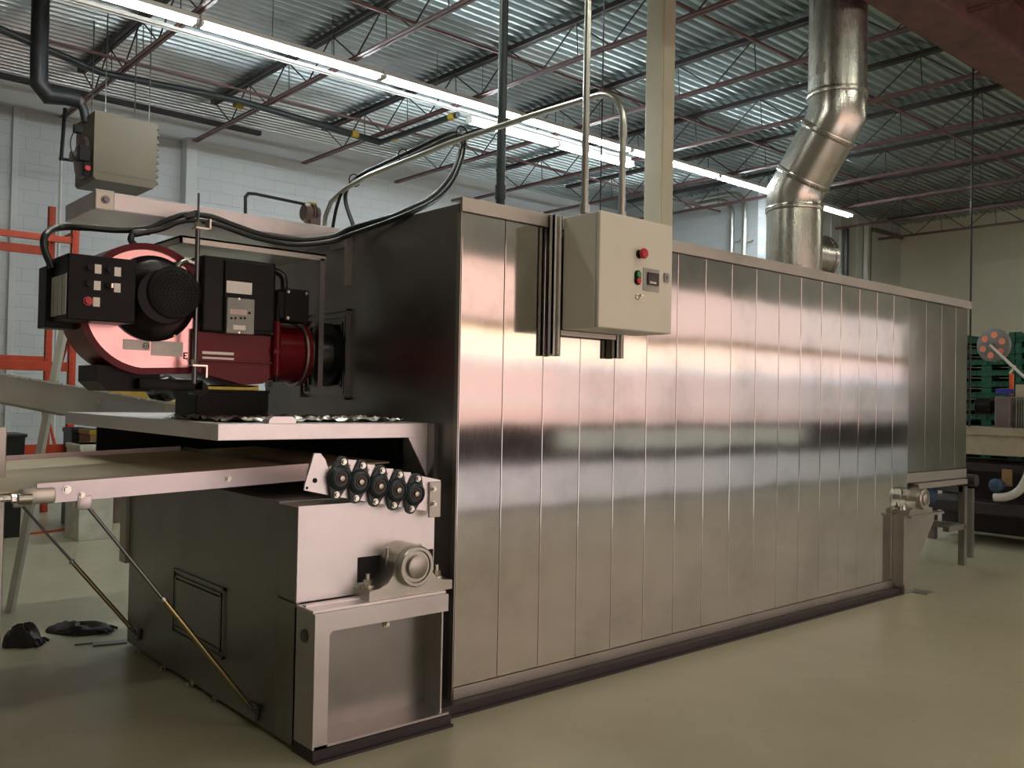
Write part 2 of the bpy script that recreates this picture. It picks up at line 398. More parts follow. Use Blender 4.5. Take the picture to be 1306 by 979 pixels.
for i in range(NB):     # each dock door: upper and lower translucent lights and a clear band between; glow stepped dimmer per bay to fade the reflection
    f = i/(NB-1); g = 1.15-0.50*f; ya, yb = Y0+(Y1-Y0)*i/NB, Y0+(Y1-Y0)*(i+1)/NB
    panes = [('upper', WIN_HI, (1.0, 0.58, 0.49), (0.95, 0.76, 0.74), 2.66, 3.46, 1.12, 0.62), ('clear', WIN_MID, (1.0, 0.76, 0.55), (0.98, 0.72, 0.72), 2.13, 2.53, 1.15, 0.55),
             ('edge', 1.15, (1.0, 0.86, 0.86), (0.86, 0.84, 1.0), 2.03, 2.13, 1.15, 0.65), ('lower', WIN_LO, (1.0, 0.59, 0.54), (0.88, 0.76, 0.78), 1.56, 2.03, 1.15, 0.36),
             ('edge', 1.15, (1.0, 0.72, 0.67), (0.92, 0.80, 0.82), 1.48, 1.56, 1.15, 0.42), ('lower', WIN_LO, (1.0, 0.56, 0.49), (0.92, 0.70, 0.70), 1.22, 1.48, 1.10, 0.22),
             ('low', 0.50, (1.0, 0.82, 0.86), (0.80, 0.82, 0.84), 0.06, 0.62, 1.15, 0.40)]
    if 1 <= i <= 3: panes.append(('added_glow', 0.30, (1.0, 0.96, 0.82), (1.0, 0.96, 0.82), 0.82, 1.12, 1.0, 0.8))
    for nm, st_, ca, cb_, za, zb, ga, gb in panes:
        k_ += 1; lo_ = nm in ('low', 'added_glow')  # bottom rows: glowing sheets added on the wall for the pale mirrored bands
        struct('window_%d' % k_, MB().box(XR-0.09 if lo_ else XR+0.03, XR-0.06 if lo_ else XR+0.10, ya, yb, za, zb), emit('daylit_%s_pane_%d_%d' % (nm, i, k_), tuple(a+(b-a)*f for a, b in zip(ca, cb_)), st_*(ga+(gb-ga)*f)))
struct('trim_4', MB().box(XR-0.02, XR+0.14, Y0, Y1, 2.53, 2.62), 'headerpaint')
struct('trim_5', MB().box(XR-0.01, XR+0.14, Y0, Y1, 2.61, 2.66), 'joistdark')
struct('trim_7', MB().box(XR-0.06, XR, Y0, Y1, 0.66, 1.20), 'joistdark')
struct('trim_8', MB().box(XR-0.06, XR, Y0, Y1, 0.0, 0.66), 'wallN')

# ------------------------------------------------------------------ roof steel
def make_joist(x0, x1, xt0, label, group):
    t = thing('steel_joist', label, 'roof joist', ((x0+x1)/2, 0, 5.79), group)
    obj('top_chord', MB().box(xt0, x1, -0.055, -0.008, 6.25, 6.31).box(xt0, x1, 0.008, 0.055, 6.25, 6.31), 'joistdark', t)
    b = MB()
    for s_ in (-1, 1):
        b.box(x0, x1, s_*0.012, s_*0.048, 5.79, 5.797).box(x0, x1, s_*0.008, s_*0.015, 5.79, 5.84)
    obj('bottom_chord', b, 'joist', t)
    w = MB(); x = xt0+0.05; up = True
    pts = []
    while x < x1-0.1:
        pts.append((x, 0, 6.27 if up else 5.81)); up = not up; x += 0.62
    for a, c in zip(pts, pts[1:]): w.cyl(a, c, 0.010, 6)
    for k in range(2, len(pts), 2): w.cyl((pts[k][0]+0.0, 0.03, 6.26), (pts[k][0]+0.03, 0.03, 5.81), 0.007, 5)
    obj('web_rods', w, 'joistdark', t)
    return t
JY = [1.1+2.02*k for k in range(-1, 7)]
G1 = 'roof joists between the block wall and the girder'
j0 = None
for i, y in enumerate(JY):
    lab = 'dark red open-web roof joist over the oven, %s counting away from the unit heater' % ORD[i]
    if j0 is None: j0 = make_joist(XL-0.2, -0.51, XL+0.75, lab, G1); j0.location.y = y
    else: dup(j0, (j0.location.x, y, j0.location.z), lab, G1)
j1 = None
for i, y in enumerate([1.1+2.02*k for k in range(7, 10)]):
    lab = 'dark open-web roof joist by the metal clad wall, %s before the cream end wall' % ['third', 'second', 'first'][i]
    if j1 is None: j1 = make_joist(XJ, -0.51, XJ+0.3, lab, G1); j1.location.y = y
    else: dup(j1, (j1.location.x, y, j1.location.z), lab, G1)
G2 = 'roof joists beyond the girder'
j2 = None
for i, y in enumerate([7.16+2.02*k for k in range(7)]):
    lab = 'dark roof joist on the aisle side of the brown girder, %s from the exhaust duct' % ORD[i]
    if j2 is None: j2 = make_joist(-0.475, XR, -0.47, lab, G2); j2.location.y = y
    else: dup(j2, (j2.location.x, y, j2.location.z), lab, G2)
gd = thing('roof_girder', 'deep reddish brown steel girder above the exhaust duct', 'girder', (-0.49, 6.7, 5.45))
obj('bottom_flange', MB().box(-0.726, -0.26, YN, YF, 5.45, 5.48), 'girder', gd)
obj('top_flange', MB().box(-0.726, -0.26, YN, YF, 6.295, 6.325), 'girder', gd)
obj('web', MB().box(-0.505, -0.48, YN, YF, 5.48, 6.295), 'girder', gd)
for x, z, lab in ((-8.6, 5.85, 'thin bridging bar across the joists close to the block wall'), (-5.0, 5.85, 'thin bridging bar across the joists just aisle-side of the long light row'),
                  (-2.6, 5.85, 'thin bridging bar across the joists next to the cream column top')):
    tag(obj('bridging_bar', MB().box(x, x+0.03, -3, 17, z, z+0.03), 'joist'), lab, 'bracing bar', 'joist bridging bars')
# building column behind the oven
cl = thing('steel_column', 'cream painted square steel column rising behind the grey control cabinet', 'column', (-2.6, 4.64, 0))
obj('post', MB().box(-2.71, -2.49, 4.53, 4.75, 0.02, 6.3, 0.012), 'column', cl)
obj('corner_strip', MB().box(-2.49, -2.478, 4.55, 4.62, 0.03, 6.28), 'column', cl)
obj('base_plate', MB().box(-2.8, -2.4, 4.44, 4.84, 0, 0.02), 'column', cl)

# ------------------------------------------------------------------ fluorescent fixtures
def make_fixture(L, tube_mat, label, group, name='light_fixture'):
    t = thing(name, label, 'light fixture', (0, 0, 0), group)
    obj('housing', MB().prism([(-0.055, 0.10), (-0.055, 0.055), (-0.10, 0.035), (-0.098, 0.030), (0.098, 0.030), (0.10, 0.035), (0.055, 0.055), (0.055, 0.10)], 'Y', 0.01, L-0.01), 'housing', t)
    for x in (-0.04, 0.04): obj('tube', MB().cyl((x, 0.05, 0.008), (x, L-0.05, 0.008), 0.019, 10), tube_mat, t)
    for y in (0.01, L-0.05): obj('lamp_holder', MB().box(-0.07, 0.07, y, y+0.04, -0.008, 0.032, 0.004), 'housing', t)
    h = MB()
    for y in (L*0.37, L*0.70): h.cyl((0, y, 0.10), (0, y, 0.62), 0.005, 5)
    obj('hanger', h, 'gunmetal', t)
    return t
GF = 'fluorescent fixtures in the long row over the oven'
XF, ZF = -6.36, 5.68
f0 = None
for i in range(7):
    y = 1.14+2.42*(i-1)
    lab = 'lit fluorescent strip in the long row above the oven, %s counting from the unit heater' % ORD[i]
    if i == 0: make_fixture(2.42, 'tube_dim', lab, GF).location = (XF, y, ZF)
    elif f0 is None: f0 = make_fixture(2.42, 'tube', lab, GF); f0.location = (XF, y, ZF)
    else: dup(f0, (XF, y, ZF), lab, GF)
fs = make_fixture(1.83, 'tube_dim', 'shorter lit fluorescent strip on the block wall side of the long row, nearer one', 'short strips by the long row'); fs.location = (-6.98, 5.5, ZF)
dup(fs, (-6.98, 7.35, ZF), 'shorter lit fluorescent strip on the block wall side of the long row, farther one')
fa = make_fixture(2.42, 'tube_fill_aisle', 'added unseen fluorescent fill strip over the aisle, outside the picture above the camera', 'added fill lights'); fa.location = (3.4, -3.0, ZF)  # added unseen strips that brighten the floor and grey cabinet
for i, y in enumerate((0.6, 4.2, 12.0, 16.0)): dup(fa, (3.4, y, ZF), 'added unseen fluorescent fill strip over the aisle, outside the picture, %s after the camera' % ORD[i])  # added as well; the last two lift the far wall

fw_ = make_fixture(2.42, 'tube_fill_burner', '', 'added fill lights'); fw_.location = (-2.3, -1.3, 5.62); fw_['label'] = 'added unseen fluorescent fill strip above the burner, outside the picture'  # added unseen strip that brightens the belt and the floor behind it
# ================================================================== OVEN
W = 0.286; NP = 17; YE = NP*W; YO = 6.06; H = 2.558
ov = thing('tunnel_oven', 'long stainless steel tunnel oven with upright brushed side panels', 'oven', (-1.08, 2.6, 0))
obj('body_shell', MB().box(-2.14, -0.032, 0.0, YE, 0.03, 2.535, 0.004).box(-2.14, -0.032, YE, YO, 0.98, 2.535, 0.004), 'body', ov)
for i in range(NP):
    obj('side_panel', MB().box(-0.03, 0.0, i*W+0.0016, (i+1)*W-0.0016, 0.114, 2.487, 0.0035), 'panel', ov)
yy = [YE, 5.19, 5.50, 5.80, YO]
for a, b in zip(yy, yy[1:]):
    obj('end_side_panel', MB().box(-0.032, -0.004, a+0.002, b-0.002, 0.99, 2.487, 0.0035), 'mill', ov)
obj('top_trim', MB().prism([(-0.075, 2.545), (-0.075, H), (0.020, H), (0.020, 2.488), (0.002, 2.488), (0.002, 2.545)], 'Y', -0.018, YO+0.03), 'trim', ov)
obj('bottom_skirt', MB().box(-0.03, 0.004, 0.0, YE, 0.052, 0.110, 0.002), 'trim', ov)
obj('corner_strip', MB().box(-0.034, -0.002, -0.006, -0.001, 0.05, 2.487), 'trim', ov)
ch = MB().prism([(-0.03, 0.052), (0.060, 0.052), (0.060, 0.012), (0.085, 0.012), (0.085, 0.0), (-0.03, 0.0)], 'Y', -0.13, 4.78)
obj('base_channel', ch, 'channel', ov)
cf = MB().prism([(-0.03, 0.052), (0.155, 0.052), (0.155, 0.012), (0.175, 0.012), (0.175, 0.0), (-0.03, 0.0)], 'Y', -0.86, -0.13)
obj('base_channel', cf, 'channel', ov)
# lower front box with its recessed side
FB = MB().box(-2.16, -0.20, -0.86, 0.0, 0.02, 1.07, 0.004).box(-0.20, -0.03, -0.86, -0.12, 0.64, 1.06).box(-0.20, -0.015, -0.86, -0.845, 0.02, 0.645)
obj('front_box', FB, 'body', ov)
# side plate with the shaft slot
P0 = on(455, 727, 'X', -0.026); P1 = on(497, 727, 'X', -0.026); ZA = on(470, 741, 'X', -0.026).z; ZB = on(470, 709, 'X', -0.026).z
mb = MB().box(-0.03, -0.022, -0.858, P0.y, 0.645, 1.065).box(-0.03, -0.022, P1.y+0.25, -0.12, 0.645, 1.065)
mb.box(-0.03, -0.022, P0.y, P1.y+0.25, 0.645, ZA).box(-0.03, -0.022, P0.y, P1.y+0.25, ZB, 1.065)
obj('side_plate', mb, 'plate', ov)
obj('shaft_slot', MB().box(-0.029, -0.0285, P0.y, P1.y+0.25, ZA, ZB), 'void', ov)
# lower frame: post, top shelf bar, recess
fr = MB().prism([(-0.86, 0.055), (-0.86, 0.625), (-0.155, 0.625), (-0.155, 0.545), (-0.775, 0.545), (-0.79, 0.53), (-0.79, 0.055)], 'X', 0.135, 0.15)
fr.box(-0.03, 0.135, -0.86, -0.155, 0.61, 0.625).box(-0.03, 0.135, -0.86, -0.852, 0.055, 0.61).box(-0.20, 0.15, -0.852, -0.14, 0.055, 0.066).box(-0.03, 0.10, -0.155, -0.146, 0.055, 0.61)
obj('recess_frame', fr, 'frame', ov)
obj('recess_back', MB().box(-0.040, -0.030, -0.852, -0.155, 0.066, 0.61), 'body', ov)
b = MB().bolt(on(492, 795, 'X', -0.03), (1, 0, 0), 0.011, 0.02); obj('bolt', b, 'bolt', ov)
b = MB().cyl((0.06, -0.863, 0.52), (0.06, -0.866, 0.52), 0.028, 20).cyl((0.06, -0.866, 0.52), (0.06, -0.868, 0.52), 0.020, 20)
obj('bolt', b, 'gunmetal', ov)
# shelf lip under the pillow block
obj('bearing_ledge', MB().box(-0.02, 0.13, -0.86, -0.155, 0.625, 0.637, 0.002).box(0.02, 0.05, -0.85, -0.3, 0.637, 0.645), 'plate', ov)
def pillow_block(parent, cx, cy, z0, s=1.0):
    """Cast split pillow block, shaft axis along X."""
    hz = z0+0.125*s
    body = []
    for k in range(0, 19):
        an = PI*k/18; body.append((cy+0.092*s*math.cos(an), hz+0.092*s*math.sin(an)))
    poly = [(cy+0.215*s, z0), (cy+0.215*s, z0+0.040*s), (cy+0.165*s, z0+0.046*s), (cy+0.125*s, z0+0.062*s), (cy+0.10*s, z0+0.095*s)]+body
    poly += [(cy-0.10*s, z0+0.095*s), (cy-0.125*s, z0+0.062*s), (cy-0.165*s, z0+0.046*s), (cy-0.215*s, z0+0.040*s), (cy-0.215*s, z0)]
    h = obj('pillow_block', MB().prism(poly, 'X', cx-0.085*s, cx+0.07*s, True), 'cast', parent)
    obj('cover_ring', MB().lathe((cx+0.07*s, cy, hz), (1, 0, 0), [(0, 0.088*s), (0.03*s, 0.088*s), (0.036*s, 0.082*s), (0.036*s, 0.070*s), (0.028*s, 0.066*s), (0.028*s, 0.0)], 40), 'cast', h)
    obj('shaft_end', MB().lathe((cx+0.095*s, cy, hz), (1, 0, 0), [(0, 0.050*s), (0.016*s, 0.050*s), (0.019*s, 0.046*s), (0.019*s, 0)], 32), 'trim', h)
    for q in (-1, 1):
        m_ = MB().cyl((cx, cy+q*0.18*s, z0+0.035*s), (cx, cy+q*0.18*s, z0+0.052*s), 0.026*s, 18).cyl((cx, cy+q*0.18*s, z0+0.052*s), (cx, cy+q*0.18*s, z0+0.075*s), 0.018*s, 6)
        m_.cyl((cx, cy+q*0.18*s, z0+0.075*s), (cx, cy+q*0.18*s, z0+0.10*s), 0.009*s, 8)
        obj('bolt', m_, 'bolt', h)
    for q in (-1, 1): obj('cap_screw', MB().cyl((cx, cy+q*0.083*s, hz+0.0), (cx, cy+q*0.083*s, hz+0.075*s), 0.010*s, 8), 'cast', h)
    return h
pc = on(531, 728, 'X', 0.14)
pillow_block(ov, 0.035, pc.y, 0.637, 1.08)
# tilted roller plate with five flange bearings
RX = 0.03
def R2(px, py, x=RX): p = on(px, py, 'X', x); return (p.y, p.z)
pl = [R2(401, 578), R2(409, 578), R2(415, 586), R2(419, 598), R2(425, 594), R2(436, 586), R2(470, 592), R2(520, 603), R2(562, 612), R2(556, 656), R2(548, 652), R2(535, 650), R2(470, 640), R2(418, 631), R2(388, 625), R2(389, 618)]
rp = obj('roller_plate', MB().prism(pl, 'X', RX-0.010, RX), 'plate', ov)
mb = MB().box(RX, RX+0.014, *sorted((R2(546, 633)[0], R2(560, 633)[0])), R2(553, 659)[1], R2(553, 614)[1], 0.002)
obj('end_bracket', mb, 'trim', rp)
for px, py in ((552, 623), (552, 642)): obj('bolt', MB().bolt(on(px, py, 'X', RX+0.014), (1, 0, 0), 0.010, 0.022), 'bolt', rp)
mb = MB().cyl(on(401.5, 612.5, 'X', RX), on(401.5, 612.5, 'X', RX)+Vector((0.003, 0, 0)), 0.011, 14).cyl(on(391.5, 622, 'X', RX), on(391.5, 622, 'X', RX)+Vector((0.002, 0, 0)), 0.006, 12)
obj('hole', mb, 'void', rp)
tops = [(437.6, 588.6), (462, 593.3), (486.7, 599.7), (509.2, 605), (532.3, 610)]
bots = [(428.4, 630.5), (453.5, 635), (478, 639.4), (501.7, 644), (524.2, 648.5)]
ctr = [(435.5, 609.5), (460.5, 615.5), (484.5, 620.5), (508, 625), (531, 629.7)]
for k in range(5):
    a = Vector(R2(*tops[k], RX+0.02)); c = Vector(R2(*bots[k], RX+0.02)); mid = (a+c)/2
    d = (a-c).normalized(); pr = Vector((-d.y, d.x)); hl = (a-c).length/2
    R_, r_ = 0.054, 0.025; poly = []
    side = [mid+pr*R_*math.sin(math.radians(q))+d*R_*math.cos(math.radians(q)) for q in (60, 80, 100, 120)]
    poly = [mid+d*(hl+r_*math.cos(math.radians(q)))+pr*r_*math.sin(math.radians(q)) for q in (-70, -40, 0, 40, 70)]+side
    poly += [mid-d*(hl+r_*math.cos(math.radians(q)))+pr*r_*math.sin(math.radians(q)) for q in (70, 40, 0, -40, -70)]
    poly += [mid+pr*R_*math.sin(math.radians(q))+d*R_*math.cos(math.radians(q)) for q in (-120, -100, -80, -60)]
    fb = obj('flange_bearing', MB().prism([(p.x, p.y) for p in poly], 'X', RX, RX+0.022).lathe((RX+0.02, mid.x, mid.y), (1, 0, 0), [(0, 0.056), (0.012, 0.054), (0.02, 0.047), (0.024, 0.038), (0.018, 0.036), (0.018, 0)], 32), 'bearing', rp)
    mb = MB().lathe((RX+0.038, mid.x, mid.y), (1, 0, 0), [(0, 0.027), (0.004, 0.026), (0.004, 0.021), (0.001, 0.019), (0.001, 0.012), (0.006, 0.011), (0.006, 0)], 24)
    o = obj('bearing_seat', mb, 'bearingface', ov); o.name = 'bearing_seat'
    mb = MB().lathe((RX+0.040, mid.x, mid.y), (1, 0, 0), [(0, 0.0125), (0.008, 0.0125), (0.009, 0.010), (0.009, 0)], 16)
    obj('roller_shaft', mb, 'cast', ov)
    for q in (a, c): obj('flange_bolt', MB().bolt((RX+0.022, q.x, q.y), (1, 0, 0), 0.010, 0.016), 'bolt', fb if False else ov)
for px, py in ((447, 593), (470.5, 599), (494.5, 604), (517, 608.5)):
    y, z = R2(px, py, RX+0.012)
    obj('stop_tab', MB().prism([(y-0.02, z+0.026), (y+0.03, z+0.022), (y+0.006, z-0.032)], 'X', RX+0.001, RX+0.014).cyl((RX+0.014, y+0.002, z), (RX+0.018, y+0.002, z), 0.006, 10), 'plate', ov)
# shelf over the infeed, gusset below it
TS = MB().box(-2.52, -0.22, -1.148, -0.001, 1.347, 1.42, 0.003)
obj('front_shelf', TS, 'plate', ov)
G = [on(520, 556, 'Y', -0.02), on(552, 556, 'Y', -0.02), on(552, 612, 'Y', -0.02)]
gx = -0.22
obj('gusset', MB().prism([(on(521, 556, 'X', gx).y, 1.348), (-0.002, 1.348), (-0.002, 1.10)], 'X', gx-0.008, gx), 'plate', ov)
obj('shade_panel', MB().box(-2.40, -2.38, -1.0, -0.0, 1.12, 1.347).box(-2.40, -0.5, -0.02, -0.001, 1.07, 1.347), 'black', ov)  # black sheets added to keep the space under the shelf dark
obj('shelf_bracket', MB().box(-0.228, -0.16, -0.03, -0.001, 1.06, 1.42), 'body', ov)
# burner mounting frames and arm on the front face
mf = MB()
for q, d in ((0.0, 0.03), (0.035, 0.022), (0.075, 0.016)):
    x0, x1, z0, z1 = -1.60+q, -1.045-q, 1.53+q, 2.065-q; t = 0.012
    mf.box(x0, x1, -d, 0, z1-t, z1).box(x0, x1, -d, 0, z0, z0+t).box(x0, x0+t, -d, 0, z0, z1).box(x1-t, x1, -d, 0, z0, z1)
obj('mounting_frame', mf, 'body', ov)
arm = obj('support_arm', MB().box(-1.73, -1.2, -1.39, 0.0, 2.468, 2.56, 0.006), 'rail', ov)
obj('end_block', MB().box(-1.22, -1.192, -1.395, -1.30, 2.463, 2.565, 0.006), 'cast', arm)
obj('bolt', MB().bolt((-1.192, -1.345, 2.515), (1, 0, 0), 0.014, 0.02), 'gunmetal', arm)
hd = obj('burner_hood', MB().box(-1.66, -1.0, -1.035, -0.20, 2.345, 2.355).box(-1.012, -1.0, -1.035, -0.20, 2.318, 2.355).box(-1.66, -1.0, -1.035, -1.023, 2.318, 2.355), 'trim', ov)
obj('hood_post', MB().box(-1.04, -1.0, -0.235, -0.205, 1.60, 2.33), 'body', hd)
obj('hood_post', MB().box(-1.66, -1.62, -0.235, -0.205, 1.60, 2.33), 'body', hd)
mb = MB().box(-1.08, -1.05, -0.035, 0, 2.20, 2.54).box(-1.25, -1.08, -0.035, 0, 2.43, 2.46)
obj('corner_angle', mb, 'trim', ov)
# access door on the low end face
D = [on(222, 725, 'Y', -0.866), on(287, 745, 'Y', -0.866), on(287, 842, 'Y', -0.866), on(222, 800, 'Y', -0.866)]
x0, x1, z0, z1 = D[0].x, D[1].x, 0.235, 0.585
ad = obj('access_door', MB().box(x0+0.05, x1-0.05, -0.874, -0.86, z0+0.05, z1-0.05, 0.003), 'body', ov)
mb = MB()
for q in (0.0, 0.03): mb.box(x0+q, x1-q, -0.872, -0.86, z1-q-0.012, z1-q).box(x0+q, x1-q, -0.872, -0.86, z0+q, z0+q+0.012).box(x0+q, x0+q+0.012, -0.872, -0.86, z0+q, z1-q).box(x1-q-0.012, x1-q, -0.872, -0.86, z0+q, z1-q)
obj('door_frame', mb, 'body', ov)
for px, py in ((178, 832), (212, 851), (246, 871), (275, 892)): obj('anchor_bolt', MB().bolt(on(px, py, 'Y', -0.86), (0, -1, 0), 0.012, 0.03), 'bolt', ov)
obj('side_door', MB().box(-2.27, -2.165, -0.885, -0.45, 0.50, 1.0, 0.005), 'trim', ov)
# far end: bracket, pillow block, outfeed tray
by = on(1150, 700, 'X', 0.05).y
bk = MB().prism([(by, 0.09), (by, 0.62), (by+0.02, 0.65), (by+0.62, 0.65), (by+0.60, 0.56), (by+0.16, 0.10), (by+0.12, 0.07)], 'X', 0.02, 0.05)
bk.box(0.0, 0.09, by-0.05, by, 0.08, 0.65).box(-0.05, 0.13, by, by+0.62, 0.63, 0.65)
obj('end_bracket', bk, 'trim', ov)
pillow_block(ov, 0.03, by+0.24, 0.65, 1.0)
obj('foot', MB().box(-0.03, 0.09, by-0.02, by+0.12, 0, 0.09, 0.004).box(0.0, 0.22, by+0.10, by+0.24, 0, 0.012), 'trim', ov)
obj('outfeed_tray', MB().box(-1.9, 0.0, YE, YO+0.0, 0.90, 0.985, 0.004).box(-1.8, 0.05, YE+0.1, YO-0.1, 0.85, 0.895), 'trim', ov)
obj('end_wall', MB().box(-2.1, -0.05, YE-0.01, YE+0.004, 0.05, 0.98), 'body', ov)

# ================================================================== BURNER
bu = thing('gas_burner', 'red gas burner with black motor bolted to the oven front', 'burner', (-1.15, -0.9, 1.58))
cy, cz, XS = -1.20, 1.965, -0.97
def ring_poly(r0, r1, a0, a1, n=40): return [(cy+(r0+(r1-r0)*k/n)*math.cos(math.radians(a0+(a1-a0)*k/n)), cz+(r0+(r1-r0)*k/n)*math.sin(math.radians(a0+(a1-a0)*k/n))) for k in range(n+1)]
sp = ring_poly(0.318, 0.328, 20, 265)       # scroll grows round to the bottom outlet
sp += [(-0.98, cz-0.315), (-0.70, cz-0.300), (-0.70, cz-0.08), (-0.98, cz-0.03)]
sc = obj('fan_scroll', MB().prism(sp, 'X', -1.27, XS, True), 'red', bu)
rim = [(p[0], p[1]) for p in sp]
inn = [((p[0]-cy)*0.90+cy, (p[1]-cz)*0.90+cz) for p in sp]
mb = MB(); n = len(rim)
for ax_ in (XS,):
    vs = [(XS+0.014, *p) for p in rim]+[(XS+0.014, *p) for p in inn]+[(XS, *p) for p in rim]+[(XS, *p) for p in inn]
    fs = []
    for i in range(n):
        j = (i+1) % n; fs += [(i, j, n+j, n+i), (2*n+i, 2*n+j, j, i), (3*n+i, n+i, n+j, 3*n+j)]
    mb.add(vs, fs, True)
obj('scroll_rim', mb, 'red', sc)
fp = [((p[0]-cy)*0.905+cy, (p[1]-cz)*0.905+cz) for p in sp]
obj('scroll_face', MB().prism(fp, 'X', XS, XS+0.004), 'pinkface', sc)  # plate added to carry the painted pink reflection
mc = Vector((-0.95, -1.16, 2.025))
mo = obj('fan_motor', MB().lathe((XS, mc.y-0.02, mc.z-0.01), (1, 0, 0), [(0, 0.212), (0.02, 0.212), (0.03, 0.200), (0.05, 0.185), (0.09, 0.165), (0.13, 0.15), (0.16, 0.14), (0.18, 0.13), (0.18, 0)], 40), 'blacksat', bu)
g = MB().lathe((-0.792, -1.14, 2.035), (1, 0, 0), [(0, 0.128), (0.012, 0.128), (0.018, 0.118), (0.018, 0)], 36)
for ri in range(1, 7):
    for k in range(ri*6):
        an = 2*PI*k/(ri*6); p = Vector((-0.774, -1.14+0.017*ri*math.cos(an), 2.035+0.017*ri*math.sin(an)))
        g.cyl(p, p+Vector((0.004, 0, 0)), 0.0045, 6)
obj('motor_grille', g, 'black', mo)
for an in (-115, -65, -20): obj('bolt', MB().bolt((XS+0.012, cy+0.03+0.225*math.cos(math.radians(an)), cz+0.055+0.198*math.sin(math.radians(an))), (1, 0, 0), 0.008, 0.014), 'brass', mo)
# red mixing body and head
bd = obj('burner_body', MB().prism([(-0.98, 1.665), (-0.70, 1.60), (-0.60, 1.61), (-0.54, 1.66), (-0.54, 1.95), (-0.98, 1.88)], 'X', -1.45, -0.93), 'red', bu)
obj('seam_flange', MB().box(-0.94, -0.915, -0.98, -0.545, 1.715, 1.728, 0.003), 'red', bd)
hh = obj('burner_head', MB().lathe((-1.19, -0.545, 1.79), (0, 1, 0), [(0, 0.18), (0.02, 0.18), (0.03, 0.165), (0.24, 0.165), (0.25, 0.185), (0.285, 0.185), (0.285, 0)], 40), 'red', bu)
obj('gasket_ring', MB().lathe((-1.19, -0.30, 1.79), (0, 1, 0), [(0, 0.188), (0.012, 0.188), (0.012, 0)], 40), 'trim', hh)
hg = obj('hinge_bar', MB().cyl((-0.915, -0.535, 1.655), (-0.915, -0.535, 1.945), 0.022, 14).box(-0.945, -0.893, -0.56, -0.51, 1.77, 1.80, 0.004), 'red', bu)
obj('hinge_pin', MB().cyl((-0.915, -0.535, 1.945), (-0.915, -0.535, 2.03), 0.013, 10).cyl((-0.915, -0.535, 1.62), (-0.915, -0.535, 1.66), 0.016, 10), 'black', hg)
obj('firing_tube', MB().lathe((-1.28, -0.262, 1.80), (0, 1, 0), [(0, 0.125), (0.262, 0.125)], 32), 'body', bu)
obj('tube_flange', MB().lathe((-1.28, -0.045, 1.80), (0, 1, 0), [(0, 0.19), (0.03, 0.19), (0.045, 0.15)], 36), 'black', bu)
am = obj('damper_motor', MB().box(-1.12, -0.98, -0.46, -0.31, 1.955, 2.14, 0.008).box(-1.13, -0.985, -0.50, -0.455, 1.97, 2.12, 0.006), 'black', bu)
for y_, z_ in ((-0.44, 2.12), (-0.33, 2.12), (-0.44, 1.975)): obj('bolt', MB().bolt((-0.98, y_, z_), (1, 0, 0), 0.006), 'bolt', am)
obj('air_hose', MB().tube(smooth_path([(-1.1, -0.60, 2.20), (-1.08, -0.50, 2.24), (-1.05, -0.44, 2.21), (-1.05, -0.43, 2.13)]), 0.02, 10), 'rubber', bu)
# black cover with the control module
CX = -0.90
cv = obj('control_cover', MB().box(-1.40, CX, -0.955, -0.553, 1.865, 2.255, 0.012), 'blacksat', bu)
obj('cover_bezel', MB().box(CX, CX+0.012, -0.955+0.11, -0.553-0.015, 1.885, 2.24, 0.006), 'black', cv)
FX = CX+0.012
def rect(p0, p1, x): a = on(*p0, 'X', x); b = on(*p1, 'X', x); return sorted((a.y, b.y))+sorted((a.z, b.z))
y0, y1, z0, z1 = rect((288, 379), (322, 427), FX)
cm = obj('control_module', MB().box(FX, FX+0.02, y0, y1, z0, z1, 0.005), 'encdark', cv)
y0, y1, z0, z1 = rect((293.5, 393.5), (314.5, 402), FX+0.02); obj('display', MB().box(FX+0.02, FX+0.022, y0, y1, z0, z1), 'lcdpink', bu)
mb = MB()
for px in (295, 300, 307, 312): c = on(px, 405.6, 'X', FX+0.02); mb.cyl(c, c+Vector((0.003, 0, 0)), 0.006, 10)
c = on(318, 399, 'X', FX+0.02); mb.cyl(c, c+Vector((0.003, 0, 0)), 0.007, 10)
y0, y1, z0, z1 = rect((295, 387.5), (306, 388.6), FX+0.02); mb.box(FX+0.02, FX+0.021, y0, y1, z0, z1)
obj('module_keys', mb, 'black', bu)
y0, y1, z0, z1 = rect((297.5, 414), (313, 421), FX+0.02); obj('module_label', MB().box(FX+0.02, FX+0.021, y0, y1, z0, z1), 'paper', bu)
y0, y1, z0, z1 = rect((289, 357.5), (321, 376), FX); obj('cover_label', MB().box(FX, FX+0.002, y0, y1, z0, z1), 'paper', bu)
mb = MB()
for px, py in ((305, 381), (305, 424)): mb.bolt(on(px, py, 'X', FX+0.02), (1, 0, 0), 0.004, 0.004)
obj('screw', mb, 'bolt', bu)
# labels on the red scroll and body
def sticker(p0, p1, x, m_='paper'): y0, y1, z0, z1 = rect(p0, p1, x); return obj('label', MB().box(x, x+0.0015, y0, y1, z0, z1), m_, bu)
sticker((157, 432), (191, 447), XS+0.005); sticker((193, 434), (233, 455), XS+0.005)
sticker((258, 447.5), (298, 453), -0.93); sticker((258, 454.5), (298, 460.5), -0.93)
c = on(186, 441, 'X', XS+0.008); mb = MB()
for k in range(16):
    a0, a1 = 2*PI*k/16, 2*PI*(k+1)/16
    mb.tube([c+Vector((0, 0.014*math.cos(a0), 0.014*math.sin(a0))), c+Vector((0, 0.014*math.cos(a1), 0.014*math.sin(a1)))], 0.0018, 5)
mb.box(c.x-0.001, c.x+0.001, c.y-0.006, c.y-0.003, c.z-0.006, c.z+0.006).box(c.x-0.001, c.x+0.001, c.y+0.002, c.y+0.005, c.z-0.006, c.z+0.006)
obj('approval_mark', mb, 'black', bu)
